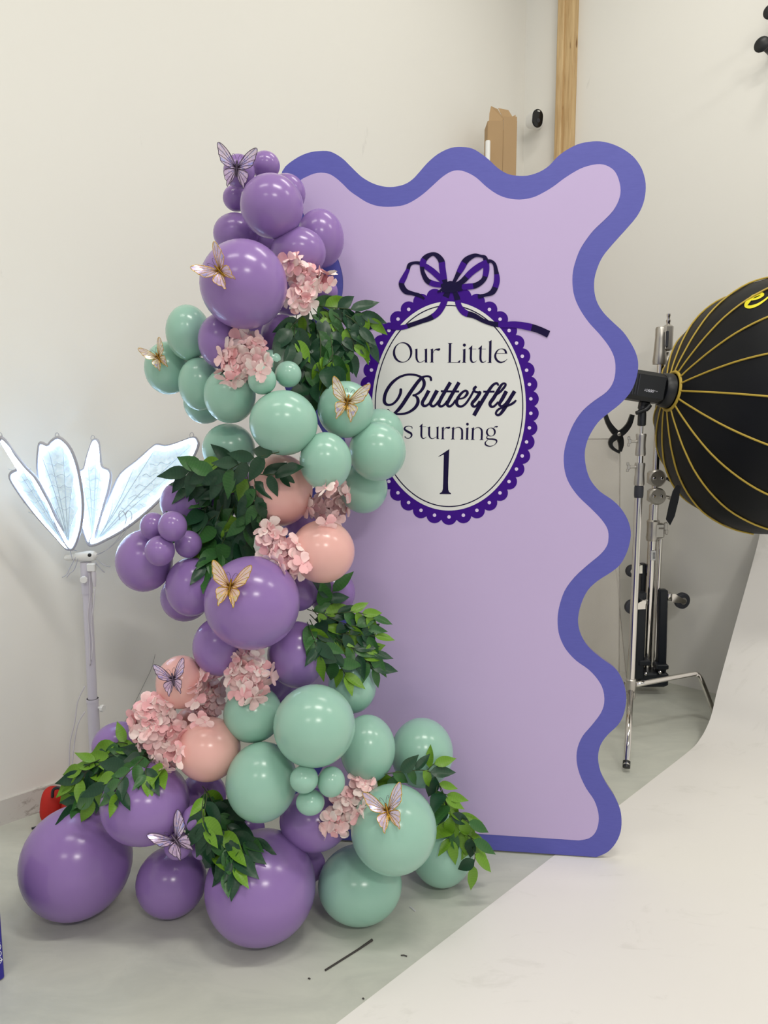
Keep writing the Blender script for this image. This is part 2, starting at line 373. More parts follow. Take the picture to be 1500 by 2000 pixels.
inner_right = [(1208,350),(1212,372),(1208,392),(1197,412),(1180,430),(1160,449),(1145,468),(1133,487),(1125,507),(1119,530),(1118,555),(1122,580),(1133,605),(1150,630),(1170,652),(1188,675),(1199,697),(1202,720),(1198,745),(1185,765),(1160,783),(1138,802),(1120,828),(1107,860),(1101,890),(1103,920),(1112,945),(1130,970),(1153,992),(1175,1015),(1187,1035),(1188,1055),(1184,1068),(1172,1083),(1148,1103),(1122,1127),(1102,1155),(1091,1190),(1089,1218),(1093,1243),(1105,1268),(1125,1290),(1150,1308),(1168,1328),(1178,1348),(1180,1372),(1173,1393),(1155,1417),(1138,1437),(1128,1460),(1126,1485),(1132,1512),(1145,1540),(1160,1562),(1168,1585),(1169,1605),(1163,1625),(1150,1637),(1130,1641)]
sc_ = PN(890, 555)[0]
def panel_loop(top, right, zbot):
    T = [PN(*p) for p in top]; R = [PN(*p) for p in right]
    R = [(s, max(z, zbot)) for s, z in R]
    L = [(2 * sc_ - s, z) for s, z in reversed(R)]
    # keep the left side clear of the traced top-left lobe
    L = [p for p in L if p[1] < T[0][1] - 0.03]
    lp = smoothpath(L + T + R, 3)
    return lp
lo = panel_loop(outer_top, outer_right, 0.004); li = panel_loop(inner_top, inner_right, PN(1053, 1638)[1])
bp = thing('backdrop_panel', P3(sc_, 0), 'tall lilac backdrop board with wavy periwinkle border behind the balloons', 'backdrop panel')
TH = 0.022
mb = MB(); n = len(lo)
fr = [P3(s, z) for s, z in lo]; bk = [P3(s, z, -TH) for s, z in lo]
mb.add(fr + bk, [tuple(range(n)), tuple(range(2 * n - 1, n - 1, -1))], 0)
mb.add(fr + bk, [(i, n + i, n + (i + 1) % n, (i + 1) % n) for i in range(n)], 1)
bd = mb.build('border_board', [M['peri'], M['edge']], bp); bd['label'] = 'periwinkle painted wavy border'
mb = MB(); mb.prism([P3(s, z, 0.0012) for s, z in li], -pnrm * 0.0011)
bf = mb.build('center_board', M['lilac'], bp); bf['label'] = 'lilac painted centre'
# rear prop that keeps the board upright
mb = MB(); f0 = P3(sc_ + 0.1, 1.2, -TH); f1 = P3(sc_ + 0.1, 0, -TH - 0.42)
mb.tube([f0, f1 + up * 0.012], 0.012, 8); mb.build('rear_prop', M['pine'], bp)

# oval plaque: scalloped purple vinyl, white oval, thin ring, letters
OC = (877.0, 793.0)
def ell(a, b, n, c=OC): return [(c[0] + a * math.cos(2 * math.pi * k / n), c[1] + b * math.sin(2 * math.pi * k / n)) for k in range(n)]
dense = ell(160, 216.5, 4000); L = [0]
for i in range(1, 4001):
    p, q = dense[i % 4000], dense[i - 1]; L.append(L[-1] + math.hypot(p[0] - q[0], p[1] - q[1]))
ND = 42; dots = []
for k in range(ND):
    tgt = (L[1000] + k * L[-1] / ND) % L[-1]
    i = next(j for j in range(4001) if L[j] >= tgt); dots.append(dense[i % 4000])
out_px = []
for k in range(1260):
    q = 2 * math.pi * k / 1260; dx, dy = math.cos(q), math.sin(q); best = 0
    for (cx, cy) in dots:
        rx, ry = cx - OC[0], cy - OC[1]; pr = rx * dx + ry * dy
        d2 = rx * rx + ry * ry - pr * pr
        if pr > 0 and d2 < 15.6 ** 2: best = max(best, pr + math.sqrt(15.6 ** 2 - d2))
    out_px.append((OC[0] + dx * best, OC[1] + dy * best))
def pw(x, y, out): s, z = PN(x, y); return P3(s, z, out)
mb = MB(); mb.prism([pw(x, y, 0.0019) for x, y in out_px], -pnrm * 0.0006)
plaque = mb.build('scalloped_plaque', M['vinyl_purple'], bp); plaque['label'] = 'purple scalloped oval rim'
mb = MB(); mb.prism([pw(x, y, 0.0025) for x, y in ell(150, 204, 160)], -pnrm * 0.0006)
oval = mb.build('white_oval', M['vinyl_white'], plaque); oval['label'] = 'white oval face'
mb = MB(); o1 = [pw(x, y, 0.0028) for x, y in ell(145.0, 197.2, 160)]; i1 = [pw(x, y, 0.0028) for x, y in ell(142.9, 195.1, 160)]
mb.add(o1 + i1, [(i, (i + 1) % 160, 160 + (i + 1) % 160, 160 + i) for i in range(160)])
mb.build('ring_line', M['vinyl_navy'], plaque)
hide_dots = [d for d in dots]
for (x, y) in dots:
    if y < 600 and 800 < x < 945: continue            # under the bow
    mb = MB(); mb.prism([pw(x + 3.4 * math.cos(q * math.pi / 8), y + 3.4 * math.sin(q * math.pi / 8), 0.0024) for q in range(16)], -pnrm * 0.0004)
    mb.build('dot', M['dotw'], plaque)

def strip(mb, pts, out, n=6, dark=None, caps=False, smooth=True):
    """flat ribbon following (x, y, width[, tone]) in pixels on the board's face"""
    P = smoothpath(pts, n) if smooth and len(pts) > 2 else [tuple(p) for p in pts]
    lft, rgt = [], []; N = len(P)
    for i in range(N):
        a_, b2 = P[max(i - 1, 0)], P[min(i + 1, N - 1)]
        tx, ty = b2[0] - a_[0], b2[1] - a_[1]; l = math.hypot(tx, ty) or 1
        nx, ny = -ty / l, tx / l; h = max(P[i][2], 0.25) / 2
        lft.append(pw(P[i][0] + nx * h, P[i][1] + ny * h, out)); rgt.append(pw(P[i][0] - nx * h, P[i][1] - ny * h, out))
    for i in range(N - 1):
        mi = 1 if (dark and (P[i][3] + P[i + 1][3]) / 2 > 0.5) else 0
        mb.add([lft[i], lft[i + 1], rgt[i + 1], rgt[i]], [(0, 1, 2, 3)], mi)
    if caps:
        for e in (P[0], P[-1]):
            mb.add([pw(e[0] + e[2] / 2 * math.cos(q * math.pi / 8), e[1] + e[2] / 2 * math.sin(q * math.pi / 8), out) for q in range(16)], [tuple(range(16))])
def tri(mb, pts, out): mb.add([pw(x, y, out) for x, y in pts], [tuple(range(len(pts)))])
def Z(ox, oy, sc, pts):
    r = []
    for p in pts:
        q = [ox + p[0] * sc, oy + p[1] * sc]
        if len(p) > 2: q.append(p[2] * sc)
        if len(p) > 3: q.append(p[3])
        r.append(tuple(q))
    return r
# bow
BO = (760, 480, 0.16); B5 = (680, 470, 0.29)
def z5(x, y, w, t): return ((680 + .29 * x - 760) / .16, (470 + .29 * y - 480) / .16, w, t)
loops = [
 [(700,480,60,1),(640,415,70,0),(540,320,72,0),(450,255,66,0),(385,218,44,1),(310,210,34,1),(250,235,46,1),(228,300,48,0.4),(185,390,66,0),(152,470,68,0.6),(200,555,66,1),(290,585,46,1),(370,608,44,1),(432,650,22,1)],
 [(690,470,50,1),(668,380,74,0.3),(650,270,78,0),(640,190,76,0.6),(590,125,60,1),(530,103,44,1),(455,140,66,1),(415,200,76,0),(405,290,50,0.7),(430,370,56,1),(475,435,66,0.7),(560,470,70,0),(660,485,56,0.5),(720,490,50,1)],
 [(780,470,40,1),(825,380,50,1),(880,280,78,0),(940,180,76,0.7),(1040,122,48,1),(1120,128,32,1),(1170,150,52,0.8),(1186,240,74,0),(1182,330,72,0),(1150,420,60,1),(1060,485,68,0.7),(950,502,74,0),(820,510,50,1)],
 [(790,490,46,1),(890,440,66,1),(1000,330,76,0),(1100,255,78,0),(1185,205,60,0.4),(1240,190,38,1),(1285,225,40,1),(1304,300,50,1),(1316,400,70,0),(1305,480,72,0.3),(1262,565,68,1),(1180,602,40,1),(1085,622,50,1)]]
tails = [
 [(735,540,40,1),(690,630,78,0.5),(655,730,76,0),(590,825,76,0),(500,885,66,0.8),(400,922,56,1),(290,960,56,0.9),(150,1000,58,0),z5(260,580,58,0),z5(200,575,60,0.3),z5(130,588,62,1),z5(75,625,66,1)],
 [(790,540,40,1),(828,630,66,0.8),(855,740,70,0),(925,820,78,0.2),(1040,858,66,1),(1160,922,52,1),(1280,958,60,0.9),z5(1040,568,66,0),z5(1120,566,78,0),z5(1210,580,88,0.3),z5(1280,600,84,1),z5(1350,632,88,1)]]
bowo = None
for kk, lp in enumerate(loops + tails):
    mb = MB(); strip(mb, Z(*BO, lp), 0.0032 + 0.0002 * kk, 6, True)
    o = mb.build('bow_loop' if kk < 4 else 'bow_tail', [M['vinyl_purple'], M['vinyl_navy']], bp)
mb = MB(); kn = [(640,470),(690,450),(720,440),(745,432),(780,440),(800,462),(860,450),(890,470),(885,520),(900,545),(830,560),(790,575),(740,572),(700,580),(650,560),(600,570),(590,560),(640,520),(630,490)]
kp = smoothpath(kn, 3, True); mb.prism([pw(760 + .16 * x, 480 + .16 * y, 0.0048) for x, y in kp], -pnrm * 0.0004); mb.build('bow_knot', M['vinyl_navy'], bp)

# lettering traced stroke by stroke; each letter is a piece of the oval
LOUT = 0.0031
def glyph(strokes, tris=(), dots_=(), caps=False, org=(0, 0, 1), name='letter'):
    mb = MB()
    for i, s in enumerate(strokes): strip(mb, Z(*org, s), LOUT + 0.00003 * i, 5, False, caps)
    for t in tris: tri(mb, Z(*org, t), LOUT + 0.00002)
    for (x, y, r) in dots_:
        cx, cy, rr = org[0] + x * org[2], org[1] + y * org[2], r * org[2]
        tri(mb, [(cx + rr * math.cos(q * math.pi / 10), cy + rr * math.sin(q * math.pi / 10)) for q in range(20)], LOUT)
    return mb.build(name, M['vinyl_navy'], plaque)
def ringstroke(cx, cy, rx, ry, thin, thick, rot, n=40):
    r = []
    for k in range(n + 1):
        q = 2 * math.pi * k / n
        r.append((cx + rx * math.cos(q), cy + ry * math.sin(q), thin + (thick - thin) * abs(math.cos(q - rot)) ** 1.6))
    return r
A = (740, 650, .1); B2 = (860, 650, .1); Cc = (770, 810, .1); D_ = (840, 800, .1)
glyph([ringstroke(465, 385, 168, 190, 11, 46, math.radians(-18))], org=A)
glyph([[(735,318,40),(735,420,42),(738,500,40),(762,556,28),(800,578,13),(850,565,9),(900,532,8)], [(922,318,44),(922,400,44),(922,575,44)], [(900,577,9),(925,576,12),(950,577,9)]], [[(697,330),(755,306),(755,350)],[(882,330),(943,306),(943,350)]], org=A)
glyph([[(1040,320,42),(1039,450,44),(1038,575,44)], [(998,578,8),(1036,572,18),(1074,578,8)], [(1060,392,6),(1082,348,9),(1118,326,24),(1160,328,44),(1188,322,38),(1199,322,16)]], [[(1000,332),(1060,306),(1060,352)]], org=A)
glyph([[(192,205,46),(188,400,46),(184,580,46)], [(150,206,9),(192,209,16),(235,206,9)], [(143,580,9),(220,580,11),(380,581,9)]], [[(330,577),(384,586),(394,528)]], org=B2)
glyph([[(470,330,44),(468,450,46),(465,580,46)], [(423,583,8),(465,577,18),(503,583,8)]], [[(430,336),(491,310),(491,352)]], [(470,242,30)], org=B2)
for dx in (0, 187):
    glyph([[(601+dx,300,42),(599+dx,400,42),(597+dx,500,42),(610+dx,556,38),(640+dx,578,24),(680+dx,568,11),(708+dx,545,6)], [(560+dx,317,7),(630+dx,317,7),(702+dx,317,7)]], [[(546+dx,319),(626+dx,243),(622+dx,322)]], org=B2)
glyph([[(978,170,46),(974,380,48),(970,583,48)], [(920,586,8),(968,580,18),(1000,586,8)]], [[(938,180),(1001,143),(1001,200)]], org=B2)
glyph([[(1096,405,8),(1200,405,8),(1308,405,8)], [(1284,405,46),(1262,340,34),(1190,313,11),(1115,350,24),(1072,440,40),(1095,525,42),(1168,578,34),(1250,560,17),(1306,515,7)]], org=B2)
glyph([[(115,245,34),(112,360,36),(110,465,36)], [(78,468,8),(110,462,16),(142,468,8)]], [[(80,255),(132,236),(132,272)]], [(113,152,27)], org=Cc)
glyph([[(350,280,6),(346,240,16),(285,222,12),(220,240,24),(205,285,36),(262,328,44),(325,362,42),(340,410,32),(300,455,14),(245,458,12),(207,425,22)]], org=Cc)
glyph([[(533,222,38),(532,310,38),(531,400,38),(543,445,28),(570,464,16),(605,452,9),(630,430,6)], [(493,233,6),(560,234,6),(622,234,6)]], [[(488,234),(554,168),(551,238)]], org=Cc)
glyph([[(683,245,36),(683,320,38),(683,390,38),(703,443,26),(740,467,12),(790,452,8),(833,426,7)], [(848,242,36),(847,350,36),(846,465,36)], [(828,468,8),(850,466,12),(877,468,8)]], [[(648,252),(704,228),(703,272)],[(813,252),(868,228),(866,272)]], org=Cc)
glyph([[(950,248,36),(949,350,36),(948,470,36)], [(913,474,8),(948,469,16),(982,474,8)], [(967,312,6),(988,272,9),(1020,252,20),(1056,257,36),(1080,248,32),(1092,245,14)]], [[(916,260),(971,234),(971,276)]], org=Cc)
glyph([[(1150,252,38),(1148,360,38),(1145,475,38)], [(1108,478,8),(1146,473,16),(1180,478,8)], [(1165,288,6),(1210,254,10),(1268,246,15),(1316,282,34),(1327,340,38),(1325,476,38)], [(1284,479,8),(1324,474,16),(1352,479,8)]], [[(1113,264),(1171,238),(1171,282)]], org=Cc)
glyph([[(1428,256,40),(1425,360,40),(1422,480,40)], [(1388,486,8),(1422,480,16),(1456,486,8)]], [[(1393,270),(1450,243),(1450,287)]], [(1430,185,27)], org=Cc)
glyph([[(838,362,40),(834,470,40),(830,585,40)], [(796,588,8),(830,582,16),(870,588,8)], [(854,392,6),(898,357,10),(950,349,15),(998,384,34),(1012,440,38),(1006,586,38)], [(968,591,8),(1005,585,16),(1042,591,8)]], [[(800,372),(861,343),(859,388)]], org=D_)
glyph([ringstroke(1187, 438, 79, 80, 9, 36, math.radians(-12)), [(1238,362,5),(1265,338,14),(1298,334,30),(1323,327,16)], [(1128,508,8),(1104,544,20),(1135,572,26),(1225,577,30),(1285,592,34),(1300,628,24),(1255,688,9),(1170,716,16),(1098,694,30),(1076,658,28),(1094,620,15),(1130,588,7)]], org=D_)
mb = MB(); tri(mb, Z(810, 870, .08, [(845,88),(575,270),(580,276),(712,220),(706,500),(696,900),(688,1060),(664,1132),(612,1163),(612,1184),(888,1187),(886,1166),(842,1135),(820,1080),(815,900),(828,500)]), LOUT); mb.build('numeral', M['vinyl_navy'], plaque)
Bt = (740, 720, .1); Bu = (870, 720, .1)
glyph([[(430,410,54),(420,490,56),(365,600,50),(280,685,44),(190,710,44),(125,675,60),(108,600,66),(140,460,64),(240,300,60),(380,180,48),(520,125,42),(640,116,42),(760,137,42),(840,182,52),(884,260,64),(876,350,64),(820,440,54),(745,498,42),(675,521,40)],
       [(675,523,40),(725,540,44),(763,600,64),(755,690,66),(685,785,58),(560,862,46),(430,886,42),(320,880,36),(240,858,28),(180,812,46)],
       [(1020,222,46),(1008,172,44),(960,149,38),(900,153,38),(830,190,60),(740,290,66),(600,490,72),(470,690,72),(385,800,66),(310,868,44)]], caps=True, org=Bt)
glyph([[(976,428,72),(915,545,66),(851,660,66),(872,722,56),(940,718,44),(1020,640,40)], [(1140,425,76),(1060,570,72),(1008,680,64),(1050,735,48),(1110,708,44),(1170,630,40)]], org=Bt)
glyph([[(1398,268,70),(1290,450,70),(1210,590,70),(1172,690,64),(1210,738,48),(1280,705,44),(1335,630,40)]], org=Bt)
glyph([[(267,268,70),(160,450,70),(65,620,70),(35,700,60),(80,738,48),(145,695,44),(200,610,40)], [(-90,440,38),(90,445,38),(268,447,38)]], org=Bu)
glyph([[(262,592,30),(360,568,40),(425,492,56),(418,442,48),(370,437,44),(290,505,54),(222,625,66),(232,708,58),(300,740,46),(385,695,44),(470,580,44),(548,440,42)]], org=Bu)
glyph([[(606,345,46),(560,395,60),(575,448,46),(640,466,46),(672,472,66),(600,585,66),(520,680,62),(545,736,52),(600,728,42),(670,630,40)]], org=Bu)
glyph([[(1035,335,34),(1012,292,46),(960,297,48),(890,365,58),(780,535,72),(660,735,76),(556,916,76)], [(738,450,38),(850,450,38),(960,450,38)]], org=Bu)
glyph([[(980,525,26),(1075,448,46),(1168,335,48),(1162,292,40),(1110,302,46),(1050,385,58),(950,560,72),(872,675,66),(892,740,52),(950,735,44),(1035,650,42)]], org=Bu)
glyph([[(1190,440,76),(1110,590,72),(1054,690,60),(1092,735,46),(1155,700,42),(1235,600,40)], [(1352,440,76),(1250,605,74),(1150,780,72),(1070,888,54),(1010,906,44),(985,866,42),(1030,800,44),(1120,758,34),(1250,712,44),(1335,662,48),(1380,616,32)]], org=Bu)

# ------------------------------------------------------------------ balloons
BAL = """1 P 467 335 31 35 2.25|small lavender balloon carrying the topmost foil butterfly
2 P 518 323 29 29 2.33|small plain lavender balloon at the very top of the garland
3 P 461 387 26 27 2.36|small shaded lavender balloon under the topmost butterfly
4 P 531 403 62 65 2.2|medium lavender balloon in front, highest of the medium ones
5 P 560 378 37 40 2.4|lavender balloon sliver peeking behind the highest medium balloon
6 P 461 457 45 42 2.35|dark lavender balloon at left, just above the big upper lavender balloon
7 P 626 466 46 59 2.38|lavender balloon against the board, upper right edge of the garland
8 P 583 493 54 50 2.26|lavender balloon right above the topmost pink hydrangea
9 P 476 556 86 89 2.1|big upper lavender balloon with a foil butterfly on its left side
10 P 633 570 27 27 2.42|small lavender balloon half hidden behind the topmost pink hydrangea
11 M 368 650 44 55 2.311|mint balloon at left, highest of all the mint balloons
12 M 328 719 46 52 2.41|leftmost mint balloon, with a foil butterfly on it
13 M 390 750 42 52 2.322|mint balloon immediately right of the leftmost mint one
14 M 400 785 42 43 2.5|pale mint balloon low behind two mint balloons at the left edge
15 P 433 667 46 55 2.216|lavender balloon between the highest mint balloon and a pink hydrangea
16 M 449 772 51 55 2.217|mint balloon directly below the second highest pink hydrangea
17 M 512 743 28 28 2.1|small mint balloon touching the lower right of the second hydrangea
18 M 563 731 26 26 2.15|small mint balloon tucked against the upper right leaf spray
69 M 530 707 24 24 2.2|small dark mint balloon behind two small mint balloons near the hydrangea
19 M 554 826 67 64 2.12|large front mint balloon in the middle of the upper mint band
20 M 675 800 55 56 2.249|mint balloon with a foil butterfly beside the white oval
21 M 742 842 46 44 2.425|mint balloon overlapping the oval, behind the rightmost upper mint balloon
22 M 737 882 56 58 2.285|rightmost front mint balloon overlapping the white oval
23 M 636 901 51 57 2.15|egg shaped mint balloon above the small pink hydrangea by the blush balloons
24 M 710 953 47 50 2.42|lowest mint balloon overlapping the purple scalloped rim
25 M 447 877 52 50 2.35|shaded mint balloon above the middle left leaf spray
26 K 547 957 64 71 2.28|blush balloon with leafy twig across it
27 K 630 1077 63 62 2.22|blush balloon in front of the board, mid height
28 P 362 981 50 46 2.4|lavender balloon behind leaves beside the glowing wing
29 P 299 1028 26 27 2.22|leftmost of the four small lavender balloons in a bunch
30 P 337 1028 29 30 2.149|top right of the small lavender balloons in the bunch
31 P 312 1076 30 30 2.16|lowest front small lavender balloon in the left bunch
32 P 368 1063 27 27 2.25|small shaded lavender balloon of the bunch, under the leaves
33 P 282 1095 57 61 2.3|lavender balloon behind the bunch of small ones, nearest the lamp
34 P 374 1146 51 58 2.274|lavender balloon left of the big central lavender balloon
35 P 362 1166 49 48 2.422|lavender balloon rim showing low behind another at the left
36 P 493 1177 94 92 2.12|big central lavender balloon with a golden foil butterfly
37 P 648 1157 46 46 2.45|pale lavender balloon against the board below the blush one
38 P 430 1262 54 58 2.28|lavender balloon under the big central one, at its lower left
39 P 580 1278 58 66 2.3|lavender balloon under the big central one, beside the leaf spray
40 M 688 1340 47 54 2.4|mint balloon below the right leaf spray against the board
41 M 494 1394 58 57 2.25|shaded mint balloon under a pink hydrangea, right of the blush one
42 M 614 1417 80 82 2.12|large plain mint balloon in front, highest of the lower mint group
43 M 718 1462 54 68 2.3|mint balloon squeezed right of the large plain mint one
44 M 824 1470 61 70 2.45|upper rightmost mint balloon in front of the board's lower half
45 M 511 1527 70 81 2.175|large mint balloon left of the three tiny mint balloons
46 M 594 1522 28 28 2.076|upper left of the three tiny mint balloons
47 M 647 1527 27 31 2.1|upper right of the three tiny mint balloons
48 M 606 1567 28 26 2.101|lowest of the three tiny mint balloons
49 P 614 1602 68 62 2.3|lavender balloon between mint ones, beside the lowest hydrangea
50 M 769 1619 84 91 2.19|large mint balloon with a foil butterfly below the leaf strand
51 M 862 1654 64 82 2.496|mint balloon on the floor, farthest right, under the leaf strand
52 M 703 1728 82 80 2.315|dark mint balloon resting on the floor, lowest of the mint ones
53 P 509 1732 109 116 2.232|biggest front lavender balloon resting on the floor
54 P 150 1683 113 117 2.34|giant lavender balloon on the floor at far left
55 P 284 1569 89 83 2.2|large lavender balloon lying on top of the giant one, under leaves
56 P 335 1722 70 73 2.344|lavender balloon on the floor between the two biggest
57 P 382 1600 27 30 2.15|tiny lavender balloon above the lowest left butterfly
58 P 348 1652 28 28 2.15|tiny lavender balloon holding the lowest left butterfly
59 P 394 1658 20 22 2.2|tiny lavender balloon mostly hidden by the lowest leaf spray
60 K 407 1463 64 64 2.222|round peach blush balloon in front, lowest of the blush ones
61 K 353 1332 49 53 2.28|blush balloon with a small purple foil butterfly
62 K 295 1408 44 50 2.3|blush balloon behind the largest hydrangea cluster
63 P 232 1455 54 46 2.45|lavender balloon behind leaves next to the lamp pole
64 P 395 1555 48 48 2.4|dark lavender balloon deep between blush and mint ones
65 P 550 660 42 46 2.3|dark lavender balloon behind leaves below the big upper one
66 P 620 705 42 44 2.36|dark lavender balloon fully behind the upper right leaf spray
67 K 372 1412 32 32 2.4|small deep pink balloon hidden between two hydrangea clusters
70 P 522 468 38 40 2.42|dark lavender balloon in the gap above the big upper lavender one
72 P 447 955 50 52 2.46|dark lavender balloon completely behind the middle leaf spray
73 P 590 1015 42 42 2.44|dark lavender balloon in the gap between the two blush balloons
74 P 582 1150 42 44 2.38|dark lavender balloon peeking right of the big central one
75 P 540 1336 44 44 2.47|dark lavender balloon in the gap behind the large plain mint one
76 P 470 1622 48 48 2.47|dark lavender balloon in the gap below the large lower mint one
77 P 500 655 38 38 2.42|dark lavender balloon in the gap beside the second hydrangea
78 P 566 572 48 46 2.43|dark lavender balloon behind the topmost hydrangea
68 P 600 1690 36 36 2.42|shadowed lavender balloon deep in the gap above the floor"""
def balloon_mesh(name, m_, tear):
    mb = MB(); prof = []
    N = 30
    for i in range(N + 1):                       # from the crown (-y) to the neck (+y)
        a_ = math.pi * i / N; t = -math.cos(a_); r = math.sin(a_)
        if t > 0: t, r = t * (1 + tear * t * t), r * (1 - 0.10 * tear * t)
        prof.append((t, max(r, 0.0005)))
    prof = prof[:-1]
    te = 1 + tear
    prof += [(te + 0.0, 0.07), (te + 0.05, 0.045), (te + 0.07, 0.075), (te + 0.10, 0.07), (te + 0.12, 0.04), (te + 0.16, 0.09), (te + 0.165, 0.085)]
    prof = [p for k, p in enumerate(prof)]
    mb.lathe((0, 0, 0), (0, 1, 0), prof, 40)
    return mb.mesh(name, m_, smooth=True)
BM = {k: [balloon_mesh('balloon_' + k, M[k], t) for t in (0.08, 0.13)] for k in 'PMK'}
SPH = []
GRP = {'P': 'lavender balloons of the garland', 'M': 'mint balloons of the garland', 'K': 'blush balloons of the garland'}
for row in BAL.split('\n'):
    a_, lab = row.split('|'); q = a_.split(); c = q[1]; cx, cy, rx, ry, d = map(float, q[2:])
    kx = d / F / math.sqrt(1 + ((cx - 750) / F) ** 2); ky = d / F / math.sqrt(1 + ((1000 - cy) / F) ** 2)
    X, Zr = rx * kx, ry * ky; Yr = (X + Zr) / 2
    ctr = W(cx, cy, d)
    if int(q[0]) in (51, 52, 53, 54, 56): ctr.z = Zr + 0.001
    o = bpy.data.objects.new('balloon', random.choice(BM[c])); col.objects.link(o)
    o.location = ctr; o.scale = (X, Yr, Zr)
    o.rotation_euler = (random.uniform(-.12, .12), random.uniform(-.05, .05), random.uniform(-.15, .15))
    tag(o, lab, 'balloon', GRP[c]); SPH.append((ctr, Vector((X, Yr, Zr))))

def front(x, y, default=2.45):
    """depth of the nearest balloon, or the board, behind a pixel"""
    r = ray(x, y); best = None
    for c, s in SPH:
        ro = Vector(((CAM.x - c.x) / s.x, (CAM.y - c.y) / s.y, (CAM.z - c.z) / s.z)); rd = Vector((r.x / s.x, r.y / s.y, r.z / s.z))
        A_, B_, C_ = rd.dot(rd), 2 * ro.dot(rd), ro.dot(ro) - 1
        D = B_ * B_ - 4 * A_ * C_
        if D > 0:
            t = (-B_ - math.sqrt(D)) / (2 * A_)
            if best is None or t < best: best = t
    return best if best is not None else default

# ------------------------------------------------------------------ hydrangea clusters
def petal_mesh(name, m_, cup):
    mb = MB(); vv = []; rows = [(0.0, 0.06), (0.22, 0.24), (0.5, 0.44), (0.78, 0.46), (0.95, 0.30), (1.0, 0.12)]
    for t, w in rows:
        for k in (-1, -0.5, 0, 0.5, 1):
            vv.append((t, w * k, cup * (t * t * 0.35 + 0.25 * k * k * w) - 0.05 * math.sin(3 * k + 5 * t)))
    ff = [(i * 5 + k, i * 5 + k + 1, i * 5 + 6 + k, i * 5 + 5 + k) for i in range(5) for k in range(4)]
    mb.add(vv, ff); return mb.mesh(name, m_, smooth=True)
PET = [petal_mesh('petal', M[k], c) for k in ('petal', 'petal2', 'petal3', 'petal') for c in (0.35, 0.8, -0.3)]
fb = MB().ball((0, 0, 0.03), (0.13, 0.13, 0.08), 6, 4); FCORE = fb.mesh('floret', M['petal3'], smooth=True)
def frame(zaxis, yhint):
    z = zaxis.normalized(); x = yhint.cross(z)
    if x.length < 1e-4: x = z.orthogonal()
    x.normalize(); y = z.cross(x); return Matrix((x, y, z)).transposed()
VIEW = lambda p: (CAM - p).normalized()
def hydrangea(lobes, n, label, lift=0.02):
    cx = sum(l[0] for l in lobes) / len(lobes); cy = sum(l[1] for l in lobes) / len(lobes)
    dmin = min(front(l[0], l[1]) for l in lobes)
    base = W(cx, cy, dmin); t = thing('hydrangea_cluster', base, label, 'artificial flower', 'pink hydrangea clusters')
    pts = []; tries = 0
    n = int(n * 0.85)
    while len(pts) < n and tries < 4000:
        tries += 1; l = random.choices(lobes, [q[2] * q[3] for q in lobes])[0]
        a_ = random.random() * 2 * math.pi; rr = math.sqrt(random.random())
        x, y = l[0] + l[2] * rr * math.cos(a_), l[1] + l[3] * rr * math.sin(a_)
        if all(math.hypot(x - p[0], y - p[1]) > 11 for p in pts): pts.append((x, y, rr, a_, l))
    for l in lobes:
        d = min(front(l[0], l[1]), dmin + 0.02); c = W(l[0], l[1], d + 0.004); k = d / F
        MB().ball(c, (l[2] * k * 0.72, 0.022, l[3] * k * 0.72), 12, 8).build('flower_core', M['flower_core'], t, True)
    for (x, y, rr, a_, l) in pts:
        d = min(front(x, y), dmin + 0.018) - 0.012 - lift * math.sqrt(max(0, 1 - rr * rr))
        p = W(x, y, d); nrm = VIEW(p) * (0.45 + 0.55 * (1 - rr)) + (RGT * math.cos(a_) - UPV * math.sin(a_)) * rr * 0.8 + Vector((random.uniform(-.35, .35), random.uniform(-.2, .2), random.uniform(-.3, .35)))
        S = random.uniform(0.028, 0.037)
        R = frame(nrm, Vector((random.uniform(-1, 1), 0.3, random.uniform(-1, 1)))).to_4x4()
        f = inst('floret', FCORE, t, Matrix.Translation(p - base) @ R @ Matrix.Scale(S, 4))
        for k in range(4):
            ang = k * math.pi / 2 + random.uniform(-.15, .15)
            inst('petal', random.choice(PET), f, Matrix.Rotation(ang, 4, 'Z') @ Matrix.Rotation(random.uniform(-.45, .15), 4, 'Y'))
hydrangea([(572,522,16,18),(600,548,26,26),(634,548,14,16),(586,582,22,18)], 30, 'topmost blush pink hydrangea cluster, right of the big upper lavender balloon')
hydrangea([(480,668,26,18),(470,695,36,24),(500,705,22,26),(458,730,26,16)], 34, 'pink hydrangea cluster under the big upper lavender balloon, above mint ones')
hydrangea([(655,962,26,18),(640,990,40,18),(640,1010,26,14)], 24, 'pink hydrangea cluster right of the leafy blush balloon, under mint balloons')
hydrangea([(525,1050,22,22),(552,1075,34,24),(572,1100,26,22)], 30, 'pale pink hydrangea cluster between the central lavender and blush balloons')
hydrangea([(488,1288,28,18),(490,1318,42,24),(488,1350,24,18)], 32, 'pink hydrangea cluster just under the big central lavender balloon')
hydrangea([(412,1335,24,20),(405,1368,32,26),(395,1400,22,18)], 26, 'pink hydrangea cluster between two blush balloons, above the peach one')
hydrangea([(300,1392,38,26),(308,1430,48,34),(325,1475,30,32)], 46, 'largest pink hydrangea cluster, at left above the lower leaf spray')
hydrangea([(705,1540,22,18),(682,1568,28,26),(662,1605,28,26)], 30, 'lowest pink hydrangea cluster, beside the large mint butterfly balloon')

